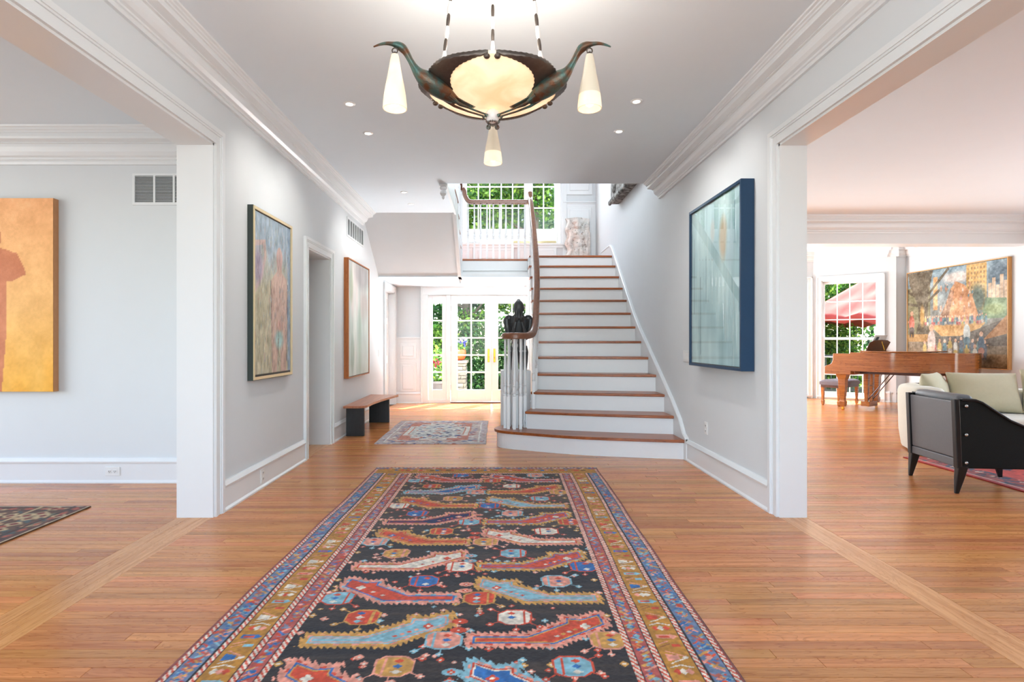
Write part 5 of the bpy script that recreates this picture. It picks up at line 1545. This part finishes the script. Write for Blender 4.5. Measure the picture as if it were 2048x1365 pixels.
for y in (.64, .82): MB().cyl((.42, y, .16), (.78, y, .66), .008, n=8).build('brace', PWD, lyo, M=MP)
# music desk
dk = [(.36, 1.03), (.345, 1.18), (.50, 1.215), (.73, 1.222), (.96, 1.215), (1.115, 1.18), (1.10, 1.03)]
MB().loft([[(.50 + (z - 1.03) * .45, y, z) for y, z in dk], [(.518 + (z - 1.03) * .45, y, z) for y, z in dk]]).build('music_desk', PWD, pn, M=MP, bevel=.004)
MB().box(.44, .62, .30, 1.16, 1.006, 1.032).build('desk_shelf', PW, pn, M=MP, bevel=.003)
MB().cyl((.64, .73, 1.04), (.60, .73, 1.19), .006, n=8).build('desk_prop', BRASS, pn, M=MP)
sm = thing('sheet_music', 'open grey white music book standing on the piano desk', 'book', MP @ Vector((.49, .73, 1.03)))
for y0, y1 in ((.50, .73), (.735, .965)):
    MB().loft([[(.478 + (z - 1.034) * .45 - d, y, z) for y, z in ((y0, 1.034), (y1, 1.034), (y1, 1.30), (y0, 1.30))] for d in (0, .008)]).build('page_block', mat('paper', (226, 226, 224), .7, var=.04, scale=40), sm, M=MP)
MB().loft([[(.486 + (z - 1.034) * .45 - d, y, z) for y, z in ((.56, 1.18), (.66, 1.18), (.66, 1.27), (.56, 1.27))] for d in (-.0005, .0)]).build('printed_picture', mat('dark_print', (70, 84, 88), .6, var=.3, scale=60), sm, M=MP)
# piano bench
pb = thing('piano_bench', 'dark tufted leather bench with wooden legs behind the piano', 'bench', (6.50, 10.38, 0), PR)
MBN = Matrix.Translation((6.50, 10.38, 0)) @ Matrix.Rotation(PR, 4, 'Z')
LEA = mat('plum_grey_leather', (92, 80, 84), .38, var=.12, scale=30, bump=.25, bscale=120)
def tuft():
    nx, ny = 16, 34
    g = []
    for j in range(ny + 1):
        row = []
        for i in range(nx + 1):
            x = -.18 + .36 * i / nx; y = -.39 + .78 * j / ny
            e = (1 - abs(2 * i / nx - 1) ** 6) * (1 - abs(2 * j / ny - 1) ** 10)
            z = .44 + .045 * e ** .5 - .014 * (math.cos(x * 2 * PI / .12) * math.cos(y * 2 * PI / .13) > .6) * e
            row.append((x, y, z))
        g.append(row)
    return g
mb = MB(); g = tuft(); mb.loft(g, cap=False, closed=False)
mb.box(-.18, .18, -.39, .39, .385, .441)
mb.build('seat', LEA, pb, M=MBN, smooth=True, angle=60)
MB().box(-.165, .165, -.375, .375, .335, .386).build('apron', PWD, pb, M=MBN, bevel=.004)
for x in (-.14, .14):
    for y in (-.34, .34):
        q = lambda a, z: [(x - a, y - a, z), (x + a, y - a, z), (x + a, y + a, z), (x - a, y + a, z)]
        MB().loft([q(.026, .336), q(.024, .25), q(.016, .10), q(.024, .085), q(.022, .04), q(.014, 0)]).build('leg', PW, pb, M=MBN, bevel=.003)
    MB().cyl((x * 1.3, -.39 if x > 0 else .39, .36), (x * 1.3, -.41 if x > 0 else .41, .36), .02, n=12).build('knob', PWD, pb, M=MBN)

# ------------------------------------------------------------------ armchair (local: x forwards, y across)
AR = math.radians(-7)
AC = Vector((3.635, 4.33, 0))
MA_ = Matrix.Translation(AC) @ Matrix.Rotation(AR, 4, 'Z')
ac = thing('armchair', 'low grey leather armchair with black sides and tapered black legs', 'armchair', AC, AR)
BLKL = mat('black_green_leather', (11, 15, 13), .6, spec=.2, var=.2, scale=200, bump=.35, bscale=420)
BLKE = mat('black_lacquer', (18, 18, 19), .35, var=.1)
GRL = mat('grey_leather', (112, 112, 116), .5, var=.06, scale=60, bump=.3, bscale=350)
CW = .58
for y0 in (0.0, CW):
    so = [(.0, .20), (-.02, .735), (.02, .742), (.12, .738), (.17, .718), (.26, .655), (.37, .58), (.47, .535), (.60, .50), (.74, .485), (.76, .47), (.745, .22), (.72, .205)]
    sp = MB().prism(so, 'y', y0 - .018, y0 + .018).build('side_panel', BLKL, ac, M=MA_, bevel=.008, seg=3)
    MB().loft([[(x, y0 - .026, z - .012), (x, y0 - .026, z + .008), (x, y0 + .026, z + .008), (x, y0 + .026, z - .012)] for x, z in so[2:11]]).build('arm_edge', BLKE, sp, M=MA_, bevel=.005)
    MB().loft([[(x - .014, y0 - .022, z), (x + .024, y0 - .022, z), (x + .024, y0 + .022, z), (x - .014, y0 + .022, z)] for x, z in ((.0, .20), (-.02, .742))]).build('post', BLKE, ac, M=MA_, bevel=.004)
    for z in (.69, .465, .245):
        s = -1 if y0 == 0 else 1
        MB().ell((.052, y0 + s * .02, z), (.013, .009, .013), 12, 8).build('stud', STEEL, sp, M=MA_, smooth=True)
    for x, dx, zf in ((.03, -.035, 0.0), (.69, .03, .0082)):
        mb = MB()
        q = lambda cx, a, z: [(cx - a, y0 - a * .7, z), (cx + a, y0 - a * .7, z), (cx + a, y0 + a * .7, z), (cx - a, y0 + a * .7, z)]
        mb.loft([q(x, .036, .215), q(x + dx * .4, .029, .13), q(x + dx, .014, zf)]).build('leg', BLKE, ac, M=MA_, bevel=.004)
MB().loft([[(-.004, .02, .275), (-.004, CW - .02, .275), (.02, CW - .02, .275), (.02, .02, .275)], [(-.022, .02, .725), (-.022, CW - .02, .725), (.004, CW - .02, .725), (.004, .02, .725)]]).build('back_panel', GRL, ac, M=MA_, bevel=.008)
MB().box(-.006, .03, .02, CW - .02, .205, .272).build('bottom_rail', GRL, ac, M=MA_, bevel=.008)
MB().box(.04, .73, .02, CW - .02, .22, .34).build('seat_base', BLKL, ac, M=MA_, bevel=.01)
MB().box(.14, .75, .022, CW - .022, .335, .435).build('seat', GRL, ac, M=MA_, bevel=.03, seg=4, smooth=True)
MB().loft([[(.03 + a, .024, z), (.03 + a, CW - .024, z), (.03 + b, CW - .024, z), (.03 + b, .024, z)] for z, a, b in ((.40, .10, .20), (.60, .02, .14), (.74, -.02, .11), (.775, .0, .08))]).build('backrest', GRL, ac, M=MA_, bevel=.025, seg=4, smooth=True)

# ------------------------------------------------------------------ sofa (local: x along the front, y to the back)
SR = math.radians(-22)
SO = Vector((4.36, 5.70, .0082))
MS = Matrix.Translation(SO) @ Matrix.Rotation(SR, 4, 'Z')
sf = thing('sofa', 'cream slipcovered sofa with rounded arm behind the grey armchair', 'sofa', SO, SR)
LIN = mat('cream_linen', (226, 220, 204), .95, var=.04, scale=40, bump=.4, bscale=260, sheen=.25)
SAGE = mat('pale_sage_linen', (196, 187, 156), .95, var=.05, scale=40, bump=.4, bscale=260, sheen=.25)
SL, SD = 2.3, .82
def rrect(x0, x1, y0, y1, r, n=6):
    out = []
    for cx, cy, a0, rr in ((x1 - r[0], y0 + r[0], -90, r[0]), (x1 - r[1], y1 - r[1], 0, r[1]), (x0 + r[2], y1 - r[2], 90, r[2]), (x0 + r[3], y0 + r[3], 180, r[3])):
        for k in range(n + 1):
            a = math.radians(a0 + 90 * k / n); out.append((cx + rr * math.cos(a), cy + rr * math.sin(a)))
    return out
def stack(poly_z):
    return MB().loft([[(x, y, z) for x, y in p] for p, z in poly_z])
for x0, s in ((0, 1), (SL - .25, -1)):
    rr = [.05, .06, .24, .08] if s > 0 else [.08, .24, .06, .05]
    stack([(rrect(x0 + g, x0 + .25 - g, g, SD - .02 - g, [max(q - g, .01) for q in rr]), z) for g, z in ((.028, .012), (.02, .03), (-.004, .2), (-.012, .5), (-.012, .64), (.0, .68), (.02, .70), (.06, .712))]).build('arm', LIN, sf, M=MS, smooth=True, angle=60)
stack([(rrect(.20 + g, SL - .20 - g, SD - .26 + g, SD - g, [.05, .05, .05, .05]), z) for g, z in ((.02, .02), (0, .1), (0, .62), (.01, .655), (.04, .672))]).build('backrest', LIN, sf, M=MS, smooth=True, angle=60)
stack([(rrect(.20 + g, SL - .2 - g, .0 + g, SD - .2, [.03] * 4), z) for g, z in ((.01, .012), (0, .05), (0, .27), (.01, .29))]).build('skirted_base', LIN, sf, M=MS, smooth=True, angle=60)
MB().box(.25, SL / 2, -.02, SD - .24, .285, .43).build('seat_cushion', LIN, sf, M=MS, bevel=.05, seg=4, smooth=True)
MB().box(SL / 2, SL - .25, -.02, SD - .24, .285, .43).build('seat_cushion', LIN, sf, M=MS, bevel=.05, seg=4, smooth=True)
MB().loft([[(-.012, .13, .05), (-.03, .17, .04), (-.008, .20, .05)], [(-.012, .15, .30), (-.018, .165, .30), (-.012, .18, .30)]]).build('skirt_pleat', LIN, sf, M=MS, smooth=True)
def lean(x, y, z, yaw, tilt): return MS @ Matrix.Translation((x, y, z)) @ Matrix.Rotation(yaw, 4, 'Z') @ Matrix.Rotation(tilt, 4, 'X')
pillow('sofa_cushion', 'sage cushion propped in the rounded sofa arm', 'cushion', lean(.36, .42, .43, math.radians(58), -.30), .52, .44, .20, SAGE, 1, 'sage cushions on the sofa')
pillow('sofa_cushion', 'large sage cushion slumped in the middle of the sofa back', 'cushion', lean(.74, .43, .425, math.radians(4), -.34), .66, .46, .22, SAGE, 2, 'sage cushions on the sofa')
pillow('sofa_cushion', 'crinkled sage cushion at the picture edge, standing on a corner of the sofa seat', 'cushion', lean(1.30, .40, .425, math.radians(-10), -.28), .56, .50, .20, SAGE, 5, 'sage cushions on the sofa')

# ------------------------------------------------------------------ outdoors
struct('ground', MB().box(-30, 40, 10.9, 60, -.5, -.25), mat('lawn', (86, 110, 54), .95, var=.25, scale=3))
struct('pavement', MB().box(-8, 14, 10.82, 13.6, -.25, -.12), mat('patio_stone', (168, 160, 148), .85, var=.08, scale=4, bump=.2))
LEAF = attr_mat('leaves', .55, spec=.35, trans=.42)
BARKM = mat('bark', (88, 74, 60), .9, var=.25, scale=12, bump=.6, bscale=30)
def leaves_mesh(name, blobs, n, size, cols, seed, parent):
    r = np.random.RandomState(seed)
    B = np.array(blobs, float)                                 # x y z rx ry rz
    wgt = B[:, 3] * B[:, 4] + B[:, 4] * B[:, 5] + B[:, 3] * B[:, 5]; k = r.choice(len(B), n, p=wgt / wgt.sum())
    d = r.randn(n, 3); d /= np.linalg.norm(d, axis=1)[:, None]
    rad = r.rand(n) ** .35
    c = B[k, :3] + d * rad[:, None] * B[k, 3:6]
    nrm = d * .5 + r.randn(n, 3) * .6 + np.array((0, -.1, .5)); nrm /= np.linalg.norm(nrm, axis=1)[:, None]
    a = np.cross(nrm, r.randn(n, 3)); a /= np.linalg.norm(a, axis=1)[:, None]; b = np.cross(nrm, a)
    s = size * (.6 + .8 * r.rand(n))[:, None]
    v = np.stack([c - a * s * .5, c + b * s * .3 - nrm * s * .06, c + a * s * .55, c - b * s * .3 - nrm * s * .06], 1).reshape(-1, 3)
    pal = srgb_lin(np.array(cols, float)); ci = pal[r.randint(0, len(cols), n)] * (.75 + .5 * r.rand(n))[:, None]
    me = bpy.data.meshes.new(name)
    me.vertices.add(len(v)); me.vertices.foreach_set('co', v.astype(np.float32).ravel())
    me.loops.add(len(v)); me.loops.foreach_set('vertex_index', np.arange(len(v), dtype=np.int32))
    me.polygons.add(n); me.polygons.foreach_set('loop_start', (np.arange(n) * 4).astype(np.int32))
    me.update(calc_edges=True)
    at = me.color_attributes.new('col', 'FLOAT_COLOR', 'POINT')
    at.data.foreach_set('color', np.concatenate([np.repeat(ci, 4, 0), np.ones((len(v), 1))], 1).astype(np.float32).ravel())
    me.materials.append(LEAF)
    o = bpy.data.objects.new(name, me); COL.objects.link(o); attach(o, parent); o['kind'] = 'stuff'
    return o
G1 = [(96, 140, 44), (70, 116, 40), (128, 164, 60), (54, 92, 36), (150, 180, 72)]
G2 = [(60, 104, 44), (44, 82, 36), (84, 126, 54), (36, 66, 32)]
G3 = [(110, 140, 90), (84, 118, 78), (136, 160, 104), (64, 96, 66)]
def tree(label, x, y, h, low, w, n, size, cols, seed, group='garden trees behind the house'):
    r = random.Random(seed)
    t = thing('garden_tree', label, 'tree', (x, y, -.25), 0, group)
    mb = MB().tube([(x, y, -.3), (x + .05, y, h * .3), (x - .05, y + .05, h * .6), (x, y, h * .85)], [.16, .13, .09, .03], 10)
    for k in range(7):
        z = h * r.uniform(.2, .7); a = r.uniform(0, 6.28); L = w * r.uniform(.5, .8)
        mb.tube([(x, y, z), (x + L * .5 * math.cos(a), y + L * .5 * math.sin(a), z + .3), (x + L * math.cos(a), y + L * math.sin(a), z + .7)], [.05, .035, .01], 6)
    mb.build('trunk', BARKM, t, smooth=True)
    blobs = []
    for k in range(20):
        z = r.uniform(low, h); q = w * (1 - .4 * abs((z - low) / (h - low) - .4)); a = r.uniform(0, 6.28); d = q * r.uniform(.2, .8)
        s = r.uniform(.35, .6) * w
        blobs.append((x + d * math.cos(a), y + d * math.sin(a) * .7, z, s, s * .8, s * .7))
    leaves_mesh('crown', blobs, n, size, cols, seed, t)
tree('bright green leafy tree seen through the garden doors', -.9, 16.2, 6.6, .1, 1.7, 19000, .115, G1, 1)
tree('dark green tree behind the flower pot, seen through the garden doors', -2.9, 15.6, 6.2, .0, 1.6, 15000, .115, G2, 2)
tree('leafy green tree seen through the half hidden garden door leaf', 1.2, 15.8, 6.8, .0, 1.7, 18000, .115, G1, 3)
tree('tall tree whose crown fills the middle of the landing window', -.2, 19.0, 9.5, 3.2, 2.3, 17000, .13, G3, 4)
tree('tall tree whose crown fills the narrow side of the landing window', 2.6, 18.4, 9.0, 2.6, 2.2, 14000, .13, G3, 5)
tree('tall tree at the far left of the landing window', -3.6, 19.4, 9.0, 2.6, 2.2, 7000, .17, G3, 6)
tree('green tree showing between the red canopy and the piano', 11.1, 21.5, 7.6, -.1, 2.2, 18000, .13, G1, 7)
tree('dark tree behind the sunroom window bars', 7.7, 20.4, 7.5, -.1, 2.3, 14000, .13, G2, 8)
tree('green tree at the right behind the red canopy', 14.6, 22.5, 7.6, -.1, 2.4, 13000, .13, G1, 9)
for i, (x, y, lb) in enumerate(((-2.2, 14.6, 'low bright shrub left of the stone pillar'), (-.2, 14.7, 'low shrub in the middle of the garden doors'), (1.3, 14.6, 'low shrub behind the statue, beyond the garden doors'), (8.6, 16.6, 'low shrub under the canopy, seen behind the piano bench'), (10.6, 17.4, 'low shrub behind the piano lyre and terrace railing'))):
    t = thing('garden_shrub', lb, 'shrub', (x, y, -.25), 0, 'garden shrubs')
    MB().tube([(x, y, -.3), (x + .03, y, .3), (x, y, .9)], [.05, .04, .02], 7).build('stem', BARKM, t)
    leaves_mesh('leaves', [(x + dx, y + .2 * dz, .2 + dz, .75, .5, .5) for dx in (-.5, 0, .5) for dz in (0, .6, 1.1)], 6500, .10, G1 if i % 2 == 0 else G2, 40 + i, t)
# backing hedge far behind, closes the garden
hd = thing('tall_hedge', 'dense dark hedge closing the far end of the garden', 'hedge', (4, 24, -.25))
bl = [(-8 + i * 1.25, 23.5 + (i % 3) * .5, 1.0 + (i % 4) * 1.7, 1.5, .9, 1.5) for i in range(22)] + [(-8 + i * 1.25, 24, 6.5 + (i % 3), 1.5, 1, 1.8) for i in range(22)] + [(-8 + i * 1.25, 24, 3.5 + (i % 2), 1.5, 1, 1.8) for i in range(22)]
leaves_mesh('foliage', bl, 30000, .30, G2, 12, hd)
# stone pillar with a flower pot, and a grey planter
sp = thing('stone_pillar', 'square stone pillar on the patio beyond the garden doors', 'pillar', (-.97, 13.0, -.12))
STN = [mat('rubble_stone_%d' % i, c, .9, var=.12, scale=14, bump=.6, bscale=40) for i, c in enumerate(((128, 116, 98), (108, 98, 84), (144, 134, 116)))]
MB().box(-1.22, -.71, 12.74, 13.25, -.12, .68).build('mortar_core', mat('mortar', (96, 90, 82), .95), sp)
r_ = random.Random(2); z = -.11
while z < .66:
    hh = r_.uniform(.07, .13); hh = min(hh, .68 - z); x = -1.24
    while x < -.70:
        ww = min(r_.uniform(.12, .26), -.69 - x)
        if ww > .03: MB().box(x + .006, x + ww - .006, 12.715 - r_.uniform(0, .012), 13.0, z + .006, z + hh - .006).build('stone', r_.choice(STN), sp, bevel=.01)
        x += ww
    MB().box(-.96, -.69 + r_.uniform(0, .01), 12.73, 13.27, z + .006, z + hh - .006).build('stone', r_.choice(STN), sp, bevel=.01)
    z += hh
MB().box(-1.28, -.65, 12.68, 13.31, .68, .745).build('cap_stone', STN[0], sp, bevel=.012)
fp = thing('flower_pot', 'round orange pot of blue and white flowers on the stone pillar', 'flower pot', (-.90, 13.0, .745))
MB().lathe([(.12, 0), (.17, .03), (.205, .12), (.20, .22), (.185, .25), (.165, .25), (.15, .2)], 28, (-.90, 13.0, .745)).build('pot', mat('orange_glaze', (226, 84, 34), .3, var=.08), fp, smooth=True)
leaves_mesh('leaves', [(-.90, 13.0, 1.06, .2, .2, .13)], 420, .07, G1, 20, fp)
leaves_mesh('blossoms', [(-.96, 12.98, 1.20, .16, .16, .10), (-.76, 12.98, 1.18, .12, .12, .12)], 260, .055, [(70, 70, 190), (230, 232, 240), (236, 220, 120), (100, 90, 210)], 21, fp)
gp = thing('patio_planter', 'grey tub with a flowering plant seen through the side light', 'planter', (-1.30, 12.1, -.12))
MB().lathe([(.19, 0), (.23, .02), (.27, .38), (.29, .40), (.29, .45), (.26, .45), (.25, .38)], 28, (-1.30, 12.1, -.12)).build('tub', mat('grey_terracotta', (84, 78, 74), .8, var=.1), gp, smooth=True)
leaves_mesh('leaves', [(-1.30, 12.1, .46, .24, .24, .16), (-1.28, 12.1, .8, .16, .16, .3)], 700, .09, G1 + [(150, 170, 130)], 22, gp)
leaves_mesh('blossoms', [(-1.30, 11.98, .72, .10, .06, .10)], 36, .06, [(170, 20, 60), (210, 60, 100)], 23, gp)
# red canopy on the terrace
rc = thing('patio_umbrella', 'large wrinkled red fabric umbrella outside the sunroom window', 'umbrella', (11.26, 15.5, -.12))
def canopy():
    cx, cy, ap, ez, hw = 11.26, 15.5, 3.43, 1.92, 2.2
    n, m_ = 112, 30
    rings = []
    for j in range(m_ + 1):
        t = j / m_; ring = []
        for i in range(n):
            a = 2 * PI * i / n + PI / 4; k = i / n * 4
            f = k - math.floor(k)
            c0 = (math.cos(PI / 4 + math.floor(k) * PI / 2), math.sin(PI / 4 + math.floor(k) * PI / 2)); c1 = (math.cos(PI / 4 + (math.floor(k) + 1) * PI / 2), math.sin(PI / 4 + (math.floor(k) + 1) * PI / 2))
            dx, dy = c0[0] + (c1[0] - c0[0]) * f, c0[1] + (c1[1] - c0[1]) * f
            sag = .16 * t * math.sin(PI * f) * (1 - .3 * t) + (.06 * math.sin(14 * f * PI + 5 * t) + .05 * math.sin(22 * f + 17 * t)) * math.sin(PI * f) * t
            lx, ly_ = dx * hw * 1.414 * max(t, .01), dy * hw * 1.414 * max(t, .01); ca, sa = math.cos(-.541), math.sin(-.541)
            ring.append((cx + lx * ca - ly_ * sa, cy + lx * sa + ly_ * ca, ap - (ap - ez) * t - sag))
        rings.append(ring)
    rings.append([(x, y, z - .16) for x, y, z in rings[-1]])
    mb = MB().loft(rings, cap=False)
    o = mb.build('canopy', mat('red_canvas', (150, 48, 36), .85, var=.15, scale=3, bump=.9, bscale=5), rc, smooth=True, angle=60)
    s = o.modifiers.new('solid', 'SOLIDIFY'); s.thickness = .006
    MB().cyl((cx, cy, -.12), (cx, cy, ap), .03).build('pole', BLKE, rc)
    MB().lathe([(.001, .0), (.3, .0), (.3, .05), (.05, .09)], 20, (cx, cy, -.12)).build('base', BLKE, rc)
canopy()
rl = thing('iron_railing', 'black iron railing along the terrace edge beyond the sunroom', 'railing', (8.0, 13.5, -.12))
MB().box(4.5, 11.5, 13.48, 13.52, .82, .86).build('rail', BLKE, rl)
MB().box(4.5, 11.5, 13.485, 13.515, -.02, .01).build('rail', BLKE, rl)
bar = MB().box(-.008, .008, -.008, .008, -.12, .84).build('bar', BLKE, None)
for i in range(54):
    c = bar if i == 0 else bar.copy()
    if i: COL.objects.link(c)
    attach(c, rl); c.location = (4.6 + i * .13, 13.5, 0)
